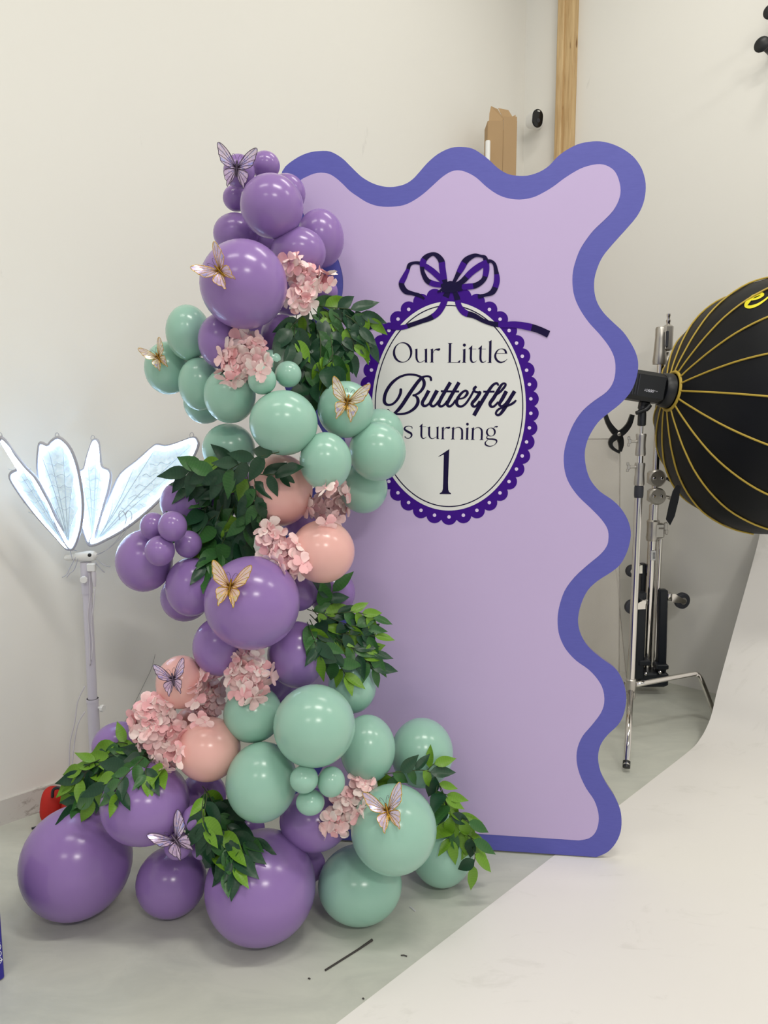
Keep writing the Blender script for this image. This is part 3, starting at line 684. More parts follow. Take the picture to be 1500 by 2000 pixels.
# ------------------------------------------------------------------ leaf sprays
def leaf_mesh(name, m_, curl, wid):
    mb = MB(); vv = []; N = 7
    for i in range(N + 1):
        t = i / N; w = wid * (math.sin(math.pi * t ** 0.8) ** 0.85) * (1 - 0.25 * t) * (1 - 0.45 * t ** 5) + 0.006
        if i == N: w = 0.004
        z0 = -curl * t * t
        for k in (-1, -0.5, 0, 0.5, 1):
            vv.append((t, w * k, z0 + 0.28 * w * abs(k) + 0.015 * math.sin(9 * t + 2 * k)))
    ff = [(i * 5 + k, i * 5 + k + 1, i * 5 + 6 + k, i * 5 + 5 + k) for i in range(N) for k in range(4)]
    mb.add(vv, ff)
    return mb.mesh(name, m_, smooth=True)
LEAF = {k: [leaf_mesh('leaf', M['leaf_' + k], c, w) for c, w in ((0.10, 0.24), (0.22, 0.27), (-0.05, 0.22))] for k in 'dml'}
def spray(stems, label, mix, Lpx=50, step=15, lift=0.012, droop=0.5):
    x0, y0 = stems[0][0]; base = W(x0, y0, front(x0, y0) - lift)
    t = thing('leaf_spray', base, label, 'artificial foliage', 'green leaf sprays of the garland')
    for st in stems:
        P = smoothpath(st, 8); fd_ = [front(x, y, 2.36) for x, y in P]; pts = []
        for i, (x, y) in enumerate(P):
            d = min(fd_[j] + 0.006 * abs(i - j) for j in range(len(P))) - lift - 0.012 * math.sin(math.pi * i / len(P))
            pts.append(W(x, y, d))
        MB().tube(pts, 0.0016, 5).build('stem', M['stem'], t, True)
        acc = 0; side = random.choice((-1, 1)); total = sum(math.hypot(P[i + 1][0] - P[i][0], P[i + 1][1] - P[i][1]) for i in range(len(P) - 1)); run = 0
        for i in range(1, len(P)):
            sx, sy = P[i][0] - P[i - 1][0], P[i][1] - P[i - 1][1]; l = math.hypot(sx, sy) or 1; acc += l; run += l
            endp = i == len(P) - 1
            if acc < step and not endp: continue
            acc = 0; side = -side
            ang = math.atan2(sy, sx) + side * random.uniform(0.45, 1.1) * (0.25 if endp else 1)
            dx, dy = math.cos(ang), math.sin(ang) + droop; q = math.hypot(dx, dy); dx, dy = dx / q, dy / q
            LL = Lpx * random.uniform(0.8, 1.15); x, y = P[i]; bpt = pts[i]
            tx, ty = x + dx * LL, y + dy * LL
            db = (bpt - CAM).dot(FWD); dt = min(front(tx, ty, db + 0.03) - random.uniform(0.006, 0.03), db + 0.03); dt = max(dt, db - 0.09)
            v = W(tx, ty, dt) - bpt; ln = v.length
            nrm = VIEW(bpt) + Vector((random.uniform(-.6, .6), random.uniform(-.2, .2), random.uniform(-.15, .8)))
            X = v.normalized(); Yv = nrm.cross(X).normalized(); Zv = X.cross(Yv)
            R = Matrix((X, Yv, Zv)).transposed().to_4x4()
            tip = run / total
            k = 'l' if random.random() < mix[2] * (0.4 + 1.2 * tip) else ('m' if random.random() < mix[1] else 'd')
            inst('leaf', random.choice(LEAF[k]), t, Matrix.Translation(bpt - base) @ R @ Matrix.Scale(ln, 4))
spray([[(600,592),(640,600),(690,605),(722,622)],[(590,600),(600,640),(590,690),(600,715)],[(610,600),(640,640),(650,700),(640,735)],[(620,595),(670,630),(690,670),(690,690)],[(600,610),(572,635),(562,665)],[(650,690),(620,745),(600,765)],[(650,600),(695,630),(712,665)],[(605,605),(625,660),(625,705)],[(580,610),(575,660),(585,700)],[(630,610),(665,660),(668,715)]],
      'upper dark green leaf spray hanging below the topmost hydrangea', (0, .35, .16), 52, 10)
spray([[(545,883),(480,900),(430,925),(385,915),(362,925)],[(480,905),(440,950),(410,980),(395,1000)],[(470,920),(460,980),(440,1030),(430,1075)],[(480,920),(490,970),(482,1020),(475,1055)],[(440,930),(400,940),(370,950)],[(430,1000),(395,1025),(372,1030)],[(440,1050),(420,1085),(400,1105)],[(500,925),(518,927),(545,926)],[(495,925),(500,960),(500,995)],[(460,930),(430,1000),(415,1050)],[(470,910),(440,900),(410,915)],[(480,940),(465,1010),(455,1060)],[(420,960),(400,1000),(395,1045)]],
      'middle leaf spray left of the leafy blush balloon, largest of all', (0, .3, .12), 56, 11)
spray([[(600,1190),(640,1200),(690,1195),(728,1205)],[(605,1200),(640,1230),(690,1240),(732,1242)],[(605,1210),(630,1260),(660,1295),(675,1318)],[(620,1220),(680,1260),(715,1290),(728,1305)],[(630,1195),(642,1170),(650,1155)],[(600,1215),(612,1245),(625,1280)],[(640,1240),(690,1265),(728,1275)],[(610,1190),(630,1215),(650,1250)],[(640,1205),(680,1220),(715,1225)]],
      'right leaf spray in front of the board beside the central lavender balloon', (0, .35, .25), 50, 10, droop=0.25)
spray([[(325,1462),(270,1465),(220,1475),(170,1495),(150,1515)],[(310,1470),(260,1490),(210,1520),(165,1550)],[(290,1470),(240,1500),(205,1535),(180,1560)],[(270,1462),(240,1450),(225,1452)],[(300,1480),(285,1500),(285,1515)],[(280,1480),(240,1520),(225,1550)],[(240,1500),(185,1545),(150,1575)],[(300,1475),(250,1478),(205,1500)],[(310,1478),(312,1500)],[(230,1480),(180,1500),(150,1530)]],
      'lower left leaf spray spreading over the giant floor balloon', (0, .45, .28), 52, 11, droop=0.3)
spray([[(395,1535),(412,1560),(425,1600),(440,1660),(440,1705)],[(405,1540),(430,1590),(455,1630),(475,1655)],[(400,1545),(395,1590),(410,1640),(420,1675)],[(415,1560),(445,1600),(470,1635),(488,1642)],[(405,1550),(398,1600),(402,1640)],[(440,1630),(455,1680),(458,1700)],[(410,1560),(420,1610),(430,1650)],[(420,1580),(440,1640),(462,1680)]],
      'lowest leaf spray hanging in front of the biggest floor balloon', (0, .3, .13), 54, 10)
spray([[(752,1512),(800,1505),(840,1508),(862,1540),(880,1590),(905,1625),(922,1650)],[(830,1510),(842,1497),(848,1492)],[(862,1550),(872,1552)],[(900,1620),(915,1632),(925,1640)],[(922,1655),(928,1672),(924,1690)],[(870,1580),(895,1595),(915,1605)],[(785,1508),(765,1518)],[(855,1530),(852,1545),(854,1555)],[(890,1600),(880,1625),(880,1640)],[(858,1535),(875,1580),(900,1612)]],
      'bright narrow leaf strand trailing over the lower right mint balloons', (0, .7, .55), 46, 12, droop=0.2)

# ------------------------------------------------------------------ foil butterflies
FORE = [(0.02,0.06),(0.10,0.24),(0.24,0.46),(0.42,0.66),(0.62,0.82),(0.80,0.90),(0.86,0.84),(0.84,0.70),(0.80,0.58),(0.79,0.46),(0.72,0.34),(0.70,0.22),(0.58,0.12),(0.40,0.04),(0.20,-0.01),(0.03,-0.02)]
HIND = [(0.03,-0.01),(0.20,0.0),(0.38,-0.02),(0.52,-0.10),(0.56,-0.22),(0.52,-0.34),(0.50,-0.46),(0.42,-0.52),(0.42,-0.66),(0.37,-0.74),(0.33,-0.62),(0.26,-0.58),(0.18,-0.48),(0.10,-0.34),(0.05,-0.18)]
def wing_mesh(name, outl, m_, vm, root):
    ol = smoothpath(outl, 2, True)
    def bowz(x, y): return 0.10 * math.sin(2.4 * x) - 0.06 * math.sin(3 * y)
    mb = MB(); n = len(ol); c = (root[0] * .4 + sum(p[0] for p in ol) / n * .6, root[1] * .4 + sum(p[1] for p in ol) / n * .6)
    mid = [((p[0] + c[0]) / 2, (p[1] + c[1]) / 2) for p in ol]
    vv = [(x, y, bowz(x, y)) for x, y in ol] + [(x, y, bowz(x, y)) for x, y in mid] + [(c[0], c[1], bowz(*c))]
    ff = [(i, (i + 1) % n, n + (i + 1) % n, n + i) for i in range(n)] + [(n + i, n + (i + 1) % n, 2 * n) for i in range(n)]
    mb.add(vv, ff); wing = mb.mesh(name, m_, smooth=True)
    vb = MB()
    vb.tube([(x, y, bowz(x, y)) for x, y in ol], 0.014, 4, closed=True)
    for i in range(2, n - 2, 4):
        x, y = ol[i]; P = [(root[0] + (x - root[0]) * t, root[1] + (y - root[1]) * t + 0.04 * math.sin(math.pi * t), bowz(root[0] + (x - root[0]) * t, root[1] + (y - root[1]) * t) + 0.006) for t in (0.05, 0.35, 0.7, 1.0)]
        vb.tube(P, 0.009, 4)
    return wing, vb.mesh('veins', vm, smooth=True)
WING = {}
for k, (fm, vm) in {'a': ('foil_a', 'vein_dark'), 'b': ('foil_b', 'vein_gold'), 'c': ('foil_c', 'vein_gold'), 'd': ('foil_a', 'vein_gold')}.items():
    WING[k] = (wing_mesh('forewing', FORE, M[fm], M[vm], (0.03, 0.03)), wing_mesh('hindwing', HIND, M[fm], M[vm], (0.03, -0.03)))
bb = MB(); bb.lathe((0, -0.34, 0.03), (0, 1, 0), [(0, .008), (.06, .03), (.2, .045), (.3, .055), (.38, .04), (.44, .06), (.52, .055), (.56, .035), (.6, .05), (.66, .03), (.68, .008)], 8)
BODY = {k: bb.mesh('body', M[k], smooth=True) for k in ('body_gold', 'vein_dark')}
ab = MB(); ab.tube(smoothpath([(0.02,0.30,0.03),(0.06,0.45,0.06),(0.13,0.56,0.08),(0.19,0.55,0.09),(0.19,0.49,0.09),(0.15,0.48,0.09)], 3), 0.008, 5)
ANT = ab.mesh('antenna', M['vein_dark'], smooth=True)
def butterfly(x, y, size, head, fold, kind, label, yaw=0.0, foldR=None):
    d = front(x, y); p = W(x, y, d - 0.008); S = size * d / F
    e = 6; n1 = (W(x + e, y, front(x + e, y)) - W(x - e, y, front(x - e, y))).cross(W(x, y - e, front(x, y - e)) - W(x, y + e, front(x, y + e))).normalized()
    if n1.dot(VIEW(p)) < 0: n1 = -n1
    nrm = (n1 * 0.35 + VIEW(p) + RGT * yaw).normalized()
    h = math.radians(head); yh = RGT * math.sin(h) + UPV * math.cos(h)
    yv = (yh - nrm * yh.dot(nrm)).normalized(); xv = yv.cross(nrm)
    R = Matrix((xv, yv, nrm)).transposed().to_4x4()
    t = thing('foil_butterfly', p, label, 'decorative butterfly', 'foil butterflies on the balloons')
    Mx = R @ Matrix.Scale(S, 4)
    inst('body', BODY['vein_dark' if kind == 'a' else 'body_gold'], t, Mx)
    for s in (1, -1):
        fo = fold if s < 0 or foldR is None else foldR
        Q = Mx @ Matrix.Diagonal((s, 1, 1, 1)) @ Matrix.Rotation(-math.radians(fo), 4, 'Y')
        for (wm, vm_), nm in zip(WING[kind], ('forewing', 'hindwing')):
            w = inst(nm, wm, t, Q); inst('veins', vm_, w, Matrix.Identity(4))
        inst('antenna', ANT, t, Mx @ Matrix.Diagonal((s, 1, 1, 1)))
butterfly(462, 330, 46, 4, 15, 'a', 'topmost foil butterfly, wings spread on a small lavender balloon')
butterfly(430, 530, 46, -42, 25, 'd', 'pink and violet foil butterfly on the big upper lavender balloon', -0.2)
butterfly(310, 699, 34, -28, 32, 'c', 'small pale foil butterfly on the leftmost mint balloon', -0.2)
butterfly(678, 787, 48, 12, 24, 'c', 'lilac and gold foil butterfly on the mint balloon beside the oval')
butterfly(449, 1148, 52, 8, 28, 'b', 'golden foil butterfly on the big central lavender balloon')
butterfly(338, 1328, 40, -12, 28, 'a', 'small purple foil butterfly on a blush balloon', -0.1)
butterfly(344, 1643, 48, -36, 26, 'a', 'blue tinted foil butterfly on a tiny lavender balloon near the floor')
butterfly(757, 1586, 50, -14, 24, 'd', 'blue and gold foil butterfly on the large lower mint balloon')

# ------------------------------------------------------------------ glowing butterfly lamp
PX, PY = -1.112, 2.725
lamp = thing('butterfly_lamp', (PX, PY, 0), 'glowing white butterfly lamp on a tall pole by the left wall', 'lamp')
ztop = WY(164, 1098, PY).z; zc1 = WY(165, 1158, PY).z; zc2 = WY(174, 1364, PY).z
def vtube(z0, z1, r, name, m_, x=PX, y=PY, parent=lamp, seg=20):
    return MB().lathe((x, y, z0), (0, 0, 1), [(0, r), (z1 - z0, r)], seg).build(name, m_, parent, 'auto')
MB().lathe((PX, PY, 0), (0, 0, 1), [(0, .085), (.008, .085), (.014, .078), (.016, .03), (.03, .026)], 32).build('base_plate', M['pole'], lamp, 'auto')
vtube(0.014, zc2, 0.0215, 'lower_tube', M['pole']); vtube(zc2 - 0.01, zc1, 0.0175, 'upper_tube', M['pole'])
vtube(zc1 - 0.002, ztop, 0.020, 'top_sleeve', M['pole']); vtube(zc2 - 0.012, zc2, 0.0228, 'collar', M['pole'])
def knob(p, axis, r, name='knob', parent=lamp):
    a_ = Vector(axis).normalized(); mb = MB(); mb.tube([p, Vector(p) + a_ * 0.018], 0.005, 8)
    pr = []
    n = 24; u = a_.orthogonal().normalized(); w = a_.cross(u); c = Vector(p) + a_ * 0.016
    ring = lambda off, k_: [c + a_ * off + (u * math.cos(2 * math.pi * i / n) + w * math.sin(2 * math.pi * i / n)) * r * k_ * (1.0 if i % 3 else 0.9) for i in range(n)]
    vv = ring(0, .92) + ring(.002, 1) + ring(.010, 1) + ring(.012, .9)
    mb.add(vv, [(j * n + i, j * n + (i + 1) % n, (j + 1) * n + (i + 1) % n, (j + 1) * n + i) for j in range(3) for i in range(n)] + [tuple(range(3 * n, 4 * n)), tuple(range(n - 1, -1, -1))])
    return mb.build(name, M['whiteplastic'], parent)
knob((PX, PY - 0.018, WY(164, 1128, PY).z), (0.25, -1, 0), 0.0135); knob((PX + 0.018, PY, WY(190, 1382, PY).z), (1, -0.35, 0), 0.0135)
# insect body on the pole top
zb = WY(164, 1087, PY).z
bl = WY(126, 1090, PY); br = WY(190, 1085, PY)
ax = (br - bl); ln = ax.length
MB().lathe(bl, ax, [(0, .006), (.006, .0105), (ln * .3, .0115), (ln * .34, .016), (ln * .55, .0185), (ln * .8, .0205), (ln * .93, .017), (ln, .006)], 16).build('insect_body', M['whiteplastic'], lamp, 'auto')
MB().ball(br - ax.normalized() * 0.022 + Vector((0.0, -0.016, 0.006)), 0.0075, 10, 8).build('eye', M['black'], lamp, True)
MB().bbox(WY(179, 1108, PY - 0.02), (0.030, 0.02, 0.03), 0.003).build('switch_box', M['whiteplastic'], lamp)
MB().lathe(WY(183, 1114, PY - 0.02), (0, 0, -1), [(0, .006), (.012, .0085), (.045, .007), (.062, .004)], 10).build('plug', M['cable'], lamp, 'auto')
for pts in ([(188,1084),(205,1076),(232,1050),(246,1018),(243,1002),(236,998),(232,1004),(234,1016)], [(190,1083),(214,1070),(240,1045),(256,1015),(256,1001),(249,998),(245,1006)]):
    MB().tube(smoothpath([tuple(WY(x, y, PY - 0.02 + 0.004 * i)) for i, (x, y) in enumerate(pts)], 4), 0.0013, 6).build('antenna', M['wingframe'], lamp, True)
for pts in ([(148,1088),(136,1110),(130,1122),(121,1128)], [(153,1089),(145,1112),(136,1120),(130,1128)], [(186,1098),(194,1108),(202,1117)], [(188,1090),(202,1103),(215,1107)], [(150,1076),(138,1074),(142,1094)], [(186,1100),(198,1112),(204,1118)]):
    MB().tube(smoothpath([tuple(WY(x, y, PY - 0.015 - 0.006 * i)) for i, (x, y) in enumerate(pts)], 4), 0.0017, 6).build('insect_leg', M['wingframe'], lamp, True)
z8 = lambda x, y: (x * .28, 820 + y * .28)
wings = [
 ([(5,132),(38,152),(100,240),(180,340),(238,400),(290,490),(340,580),(385,680),(440,780),(488,875),(462,892),(380,800),(280,690),(200,590),(130,490),(80,410),(90,372),(128,352),(98,290),(50,210)], -0.02, -0.16, 'narrow hindwing at far left'),
 ([(402,132),(442,152),(490,212),(530,320),(555,450),(570,580),(565,700),(545,800),(510,885),(482,888),(430,800),(380,690),(330,570),(290,450),(270,330),(276,210),(288,168),(335,186),(362,158)], -0.03, -0.10, 'upright forewing'),
 ([(652,150),(680,152),(690,210),(705,330),(750,355),(765,392),(750,480),(720,590),(690,700),(662,800),(650,862),(620,860),(590,780),(570,700),(560,560),(558,380),(590,350),(610,270),(635,190)], 0.015, 0.12, 'middle hindwing with a tail'),
 ([(1342,130),(1370,150),(1374,190),(1320,300),(1230,420),(1100,560),(970,680),(850,770),(740,830),(662,866),(632,850),(690,720),(730,640),(790,500),(850,380),(950,300),(1060,200),(1100,180),(1150,190),(1230,170)], 0.01, 0.20, 'broad forewing spreading right')]
for outl, y0, yk, lab in wings:
    op = smoothpath(outl, 3, True)
    def w3(x, y, off=0.0): return WY(*z8(x, y), PY + y0 + yk * (880 - y) / 760.0 + off)
    rim = [w3(x, y) for x, y in op]
    nw = (rim[len(rim) // 4] - rim[0]).cross(rim[len(rim) // 2] - rim[0]).normalized()
    if nw.y > 0: nw = -nw
    mb = MB(); mb.prism(rim, -nw * 0.003); film = mb.build('wing_film', M['wingglow'], lamp); film['label'] = lab
    cxm = sum(p[0] for p in op) / len(op); cym = sum(p[1] for p in op) / len(op)
    MB().tube([p - (w3(cxm, cym) - p).normalized() * 0.004 for p in rim], 0.0062, 8, closed=True).build('wing_frame', M['wingframe'], film, True)
    cxm = sum(p[0] for p in op) / len(op); cym = sum(p[1] for p in op) / len(op)
    ins = [w3(x, y) + (w3(cxm, cym) - w3(x, y)).normalized() * 0.0075 + nw * 0.002 for x, y in op]
    MB().tube(ins, 0.0052, 6, closed=True).build('led_strip', M['led'], film, True)
    root = max(outl, key=lambda p: p[1]); vb = MB()
    sel = outl[1:-1:2]
    for k, (x, y) in enumerate(sel):
        if math.hypot(x - root[0], y - root[1]) < 260: continue
        P = []
        for t in (0.08, 0.3, 0.55, 0.8, 0.97):
            X = root[0] + (x - root[0]) * t + 0.5 * (cxm - x) * math.sin(math.pi * t) * 0.35; Yq = root[1] + (y - root[1]) * t + 0.5 * (cym - y) * math.sin(math.pi * t) * 0.2
            P.append(tuple(w3(X, Yq) + nw * 0.0025))
        vb.tube(smoothpath(P, 3), 0.0013, 5)
    for k in range(5):                               # crinkled cross wires
        t = 0.35 + 0.12 * k; P = []
        for j in range(7):
            x = cxm + (j - 3) * 26 + (root[0] - cxm) * (0.55 - t) * 1.2; y = cym + (root[1] - cym) * (0.6 - t) * 1.5 + 12 * math.sin(j * 2.2 + k) - 6 * (j - 3) * (0.5 if cxm > 800 else 0)
            P.append(tuple(w3(x, y) + nw * 0.003))
        vb.tube(smoothpath(P, 3), 0.0009, 4)
    vb.build('wing_veins', M['wingvein'], film, True)
    tx, ty = outl[0]; tl = [w3(tx - 4 + 14 * math.cos(q * .7), ty - 22 + 20 * math.sin(q * .7)) for q in range(10)]
    MB().tube(tl, 0.0012, 5).build('tip_loop', M['wingframe'], film, True)
for pts in ([(174,1118),(176,1160),(172,1200),(175,1250),(176,1300)], [(185,1150),(183,1180),(178,1220),(181,1260),(178,1290)]):
    MB().tube(smoothpath([tuple(WY(x, y, PY - 0.022)) for x, y in pts], 6), 0.0024, 6).build('cable', M['cable'], lamp, True)
for pts in ([(166,1340),(152,1370),(146,1410),(137,1450),(135,1500),(132,1560)], [(166,1390),(152,1415),(144,1460),(141,1500),(139,1560)]):
    MB().tube(smoothpath([tuple(WY(x, y, PY + 0.03)) for x, y in pts], 6), 0.0024, 6).build('cable', M['cable'], lamp, True)
c0 = [on_floor(x, y) + up * 0.005 for x, y in ((-60,1555),(0,1572),(40,1580),(80,1587),(125,1592))]
MB().tube(smoothpath([tuple(p) for p in c0], 6), 0.0042, 8).build('floor_cable', M['cable'], lamp, True)
# red weight bag at its foot
rb = thing('sandbag', (-1.255, 2.735, 0), 'red fabric sandbag lying at the lamp foot by the wall', 'sandbag')
for k, (dx, dy, rx, ry, rz, rot) in enumerate(((-0.035, 0.0, .048, .06, .078, 0.35), (0.042, 0.01, .05, .06, .085, -0.25))):
    mb = MB(); mb.ball((0, 0, 0), (rx, ry, rz), 18, 12)
    for v in mb.v:
        v.z = max(v.z, -rz * 0.75); v.x += 0.006 * math.sin(40 * v.z + k); v.y += 0.005 * math.sin(55 * v.x)
        a_ = v.x * math.cos(rot) - v.z * math.sin(rot) * 0.4; v.x = a_
    mb.v = [v + Vector((-1.255 + dx, 2.735 + dy, rz * 0.75)) for v in mb.v]
    mb.build('bag_half', M['red'], rb, True)
MB().tube(smoothpath([(-1.27, 2.69, .12), (-1.26, 2.68, .155), (-1.235, 2.68, .16), (-1.22, 2.69, .12)], 5), 0.006, 6).build('strap', M['blackmetal'], rb, True)
MB().tube(smoothpath([(-1.30, 2.69, .012), (-1.325, 2.675, .008), (-1.345, 2.665, .006)], 4), 0.004, 6).build('strap_end', M['blackmetal'], rb, True)

# ------------------------------------------------------------------ C-stand with strobe and softbox
SX, SY = 1.2, 3.45
def zc(px_y): return WY(1240, px_y, SY).z
def colx(px_x, px_y): return WY(px_x, px_y, SY)
cs = thing('light_stand', (SX, SY, 0), 'chrome light stand carrying the black flash head and softbox', 'light stand')
SXc = colx(1246, 1000).x; SX2 = colx(1234, 1320).x
def V(px_y): return Vector((SXc, SY, zc(px_y)))
def seg_lathe(name, m_, prof, parent, x=None, y=SY, seg=24):
    x = SXc if x is None else x
    z0 = prof[0][0]; return MB().lathe((x, y, z0), (0, 0, 1), [(z - z0, r) for z, r in prof], seg).build(name, m_, parent, 'auto')
zh = zc(1335)
seg_lathe('column', M['chrome'], [(zh - .02, .0175), (zc(968), .0175)], cs)
seg_lathe('rubber_sleeve', M['rubber'], [(zc(972), .0195), (zc(967), .021), (zc(952), .021), (zc(948), .019)], cs)
seg_lathe('lower_clamp', M['cast'], [(zc(948), .022), (zc(945), .024), (zc(930), .022), (zc(925), .021), (zc(915), .022), (zc(908), .024), (zc(904), .023)], cs)
seg_lathe('inner_tube', M['chrome'], [(zc(904), .0135), (zc(888), .0135)], cs)
seg_lathe('upper_clamp', M['cast'], [(zc(890), .022), (zc(887), .024), (zc(870), .021), (zc(855), .022), (zc(850), .024), (zc(847), .022)], cs)
seg_lathe('top_pin', M['chrome'], [(zc(848), .008), (zc(824), .008)], cs)
for py_ in (912, 862):
    p = V(py_); mb = MB(); mb.tube([p + Vector((-0.02, -0.006, 0)), p + Vector((-0.052, -0.012, 0))], 0.006, 10); mb.build('clamp_screw', M['cast'], cs, 'auto')
    mb = MB(); q = p + Vector((-0.056, -0.013, 0)); mb.bbox(q, (0.014, 0.012, 0.022), 0.003); mb.bbox(q + Vector((-.005, 0, .015)), (0.012, 0.010, 0.016), 0.003); mb.bbox(q + Vector((-.005, 0, -.015)), (0.012, 0.010, 0.016), 0.003)
    mb.build('wing_knob', M['cast'], cs)
hubm = MB(); hubm.lathe((SXc, SY, zh - .075), (0, 0, 1), [(0, .020), (.006, .024), (.03, .023), (.034, .019), (.05, .024), (.095, .024), (.1, .02)], 22); hubm.build('leg_hub', M['cast'], cs, 'auto')
def legpath(dirv, drop):
    d = Vector(dirv).normalized(); p = Vector((SXc, SY, zh - .01))
    return [tuple(p + d * .03), tuple(p + d * .37 + up * .004), tuple(p + d * .42 - up * .002), tuple(p + d * .45 - up * .03), tuple(p + d * .50 - up * (.12)), tuple(p + d * .575 - up * (zh - .025))]
for dv in ((0.92, 0.39, 0), (-0.75, 0.5, 0)):
    MB().tube(smoothpath(legpath(dv, 0), 5), 0.0125, 12).build('leg', M['chrome'], cs, True)
    e = Vector(legpath(dv, 0)[-1]); MB().lathe(e - up * .013, (0, 0, 1), [(-.01, .015), (.012, .016), (.02, .014)], 12).build('foot_cap', M['black'], cs, 'auto')
foot = on_floor(1223, 1508); hb = Vector((SXc - 0.004, SY - 0.015, zh - 0.035))
MB().tube([hb, foot + up * 0.032 + (hb - foot).normalized() * 0.0], 0.0145, 16).build('leg', M['chrome'], cs, True)
fd = (foot - hb).normalized(); MB().tube([foot + up * .032 - fd * .02, foot + up * .024 + fd * 0.004], 0.0165, 14).build('foot_cap', M['black'], cs, 'auto')

AX = Vector((0.975, 0.10, -0.14)).normalized()           # softbox axis
RC = W(1310, 764, 3.44)                                  # speed ring centre
flash = thing('flash_head', RC - AX * 0.2, 'black studio flash head joined to the softbox ring', 'flash')
FUP = (up - AX * up.dot(AX)).normalized(); FSD = AX.cross(FUP)
Rf = Matrix((AX, FSD * -1 if FSD.y > 0 else FSD, FUP)).transposed()
Rf = Matrix((AX, FUP.cross(AX), FUP)).transposed()
MB().bbox(RC - AX * 0.16, (0.235, 0.125, 0.135), 0.018, Rf).build('body', M['black'], flash)
MB().lathe(RC - AX * 0.05, AX, [(0, .070), (.01, .078), (.04, .080), (.05, .072)], 28).build('front_collar', M['black'], flash, 'auto')
for k in range(5): MB().box(RC - AX * (0.235 - 0.012 * k) - FUP.cross(AX) * 0.0635, (0.004, 0.004, 0.09), Rf).build('vent_rib', M['rubber'], flash)
MB().bbox(RC - AX * 0.115 - FUP * 0.085, (0.045, 0.04, 0.04), 0.006, Rf).build('tilt_bracket', M['black'], flash)
pt = Vector((SXc, SY, zc(832))); MB().lathe(pt, (0, 0, 1), [(0, .014), (.004, .019), (.05, .019), (.09, .016)], 18).build('bracket_socket', M['black'], flash, 'auto')
MB().tube(smoothpath([tuple(RC - AX * .10 - FUP * .08 - Vector((0, .03, 0))), tuple(RC - AX * .115 - FUP * .10 - Vector((0, .035, 0))), tuple(RC - AX * .16 - FUP * .125 - Vector((0, .04, 0)))], 5), [0.012] * 6 + [0.009] * 5, 10).build('lock_lever', M['black'], flash, True)
# small white model marking on the side of the flash
side = -(FUP.cross(AX)); side = side if side.y < 0 else -side
tx0 = RC - AX * 0.155 + side * 0.0633 - FUP * 0.025
SEGS = {'A': [[(0,0),(.5,1),(1,0)],[(.2,.4),(.8,.4)]], 'D': [[(0,0),(0,1),(.6,1),(1,.7),(1,.3),(.6,0),(0,0)]], '6': [[(.8,1),(.3,.9),(0,.4),(.2,0),(.8,0),(1,.3),(.8,.6),(.1,.5)]], '0': [[(0,.3),(0,.7),(.3,1),(.7,1),(1,.7),(1,.3),(.7,0),(.3,0),(0,.3)]],
        'P': [[(0,0),(0,1),(.8,1),(.9,.6),(0,.5)]], 'r': [[(0,0),(0,.7)],[(0,.5),(.5,.7)]], 'o': [[(0,.2),(.3,.7),(.7,.5),(.6,.1),(.2,0),(0,.2)]]}
adv = 0.0
for ch, h, wd in (('A', .0105, 1), ('D', .0105, 1), ('6', .0105, 1.6), ('0', .0105, 1.6), ('0', .0105, 1.6), ('P', .005, .8), ('r', .005, .8), ('o', .005, .8)):
    mb = MB(); w = h * 0.62; o0 = 0.0055 if h < .008 else 0
    for st in SEGS[ch]: mb.tube([tx0 + AX * (adv + x * w) + FUP * (o0 + y * h) for x, y in st], 0.00065 * wd, 4)
    mb.build('marking', M['whiteink'], flash); adv += w + 0.0028

sb = thing('softbox', RC, 'large black parabolic softbox with yellow ribs at the right edge', 'softbox')
prof = [(0.0, .085), (.012, .13), (.03, .185), (.06, .265), (.11, .365), (.18, .455), (.27, .53), (.37, .575), (.46, .597), (.55, .605)]
NR = 16; ua = FUP; wa = AX.cross(FUP)
ph0 = math.radians(1.5)
def sbp(j, k, inset=0.0):
    t, r = prof[j]; q = ph0 + 2 * math.pi * k / NR; return RC + AX * t + (ua * math.cos(q) + wa * math.sin(q)) * (r - inset)
BV, BF = [], []
for k in range(NR):
    vv = []; ns = 4
    for j in range(len(prof)):
        a_, b2 = sbp(j, k), sbp(j, k + 1)
        for i in range(ns + 1):
            u_ = i / ns; p = a_.lerp(b2, u_); vv.append(p - (p - (RC + AX * prof[j][0])).normalized() * (-0.010 * prof[j][1] * math.sin(math.pi * u_)))
    ff = [(j * (ns + 1) + i, j * (ns + 1) + i + 1, (j + 1) * (ns + 1) + i + 1, (j + 1) * (ns + 1) + i) for j in range(len(prof) - 1) for i in range(ns)]
    MB().add(vv, ff).build('fabric_panel', M['nylon'], sb, True)
    bofs = len(BV); BV += vv; BF += [tuple(bofs + i for i in f) for f in ff]
    cen = [RC + AX * prof[j][0] for j in range(len(prof))]
    pts = [sbp(j, k) + (sbp(j, k) - cen[j]).normalized() * 0.003 for j in range(len(prof))]
    MB().tube(smoothpath([tuple(p) for p in pts], 3), 0.0044, 7).build('rib_piping', M['yellow'], sb, True)
MB().tube([RC + AX * .002 + (ua * math.cos(2 * math.pi * k / 32) + wa * math.sin(2 * math.pi * k / 32)) * .088 for k in range(32)], 0.0085, 8, closed=True).build('speed_ring', M['yellow'], sb, True)
rimc = RC + AX * prof[-1][0]
MB().add([rimc + AX * -0.05] + [sbp(len(prof) - 1, k, .02) - AX * .03 for k in range(NR)], [(0, 1 + k, 1 + (k + 1) % NR) for k in range(NR)]).build('diffuser', M['diffuser'], sb)
bvh = BVHTree.FromPolygons([tuple(v) for v in BV], BF)
def on_soft(x, y):
    r = ray(x, y).normalized(); h = bvh.ray_cast(CAM, r); 
    return (h[0] - r * 0.004) if h[0] is not None else W(x, y, 3.0)
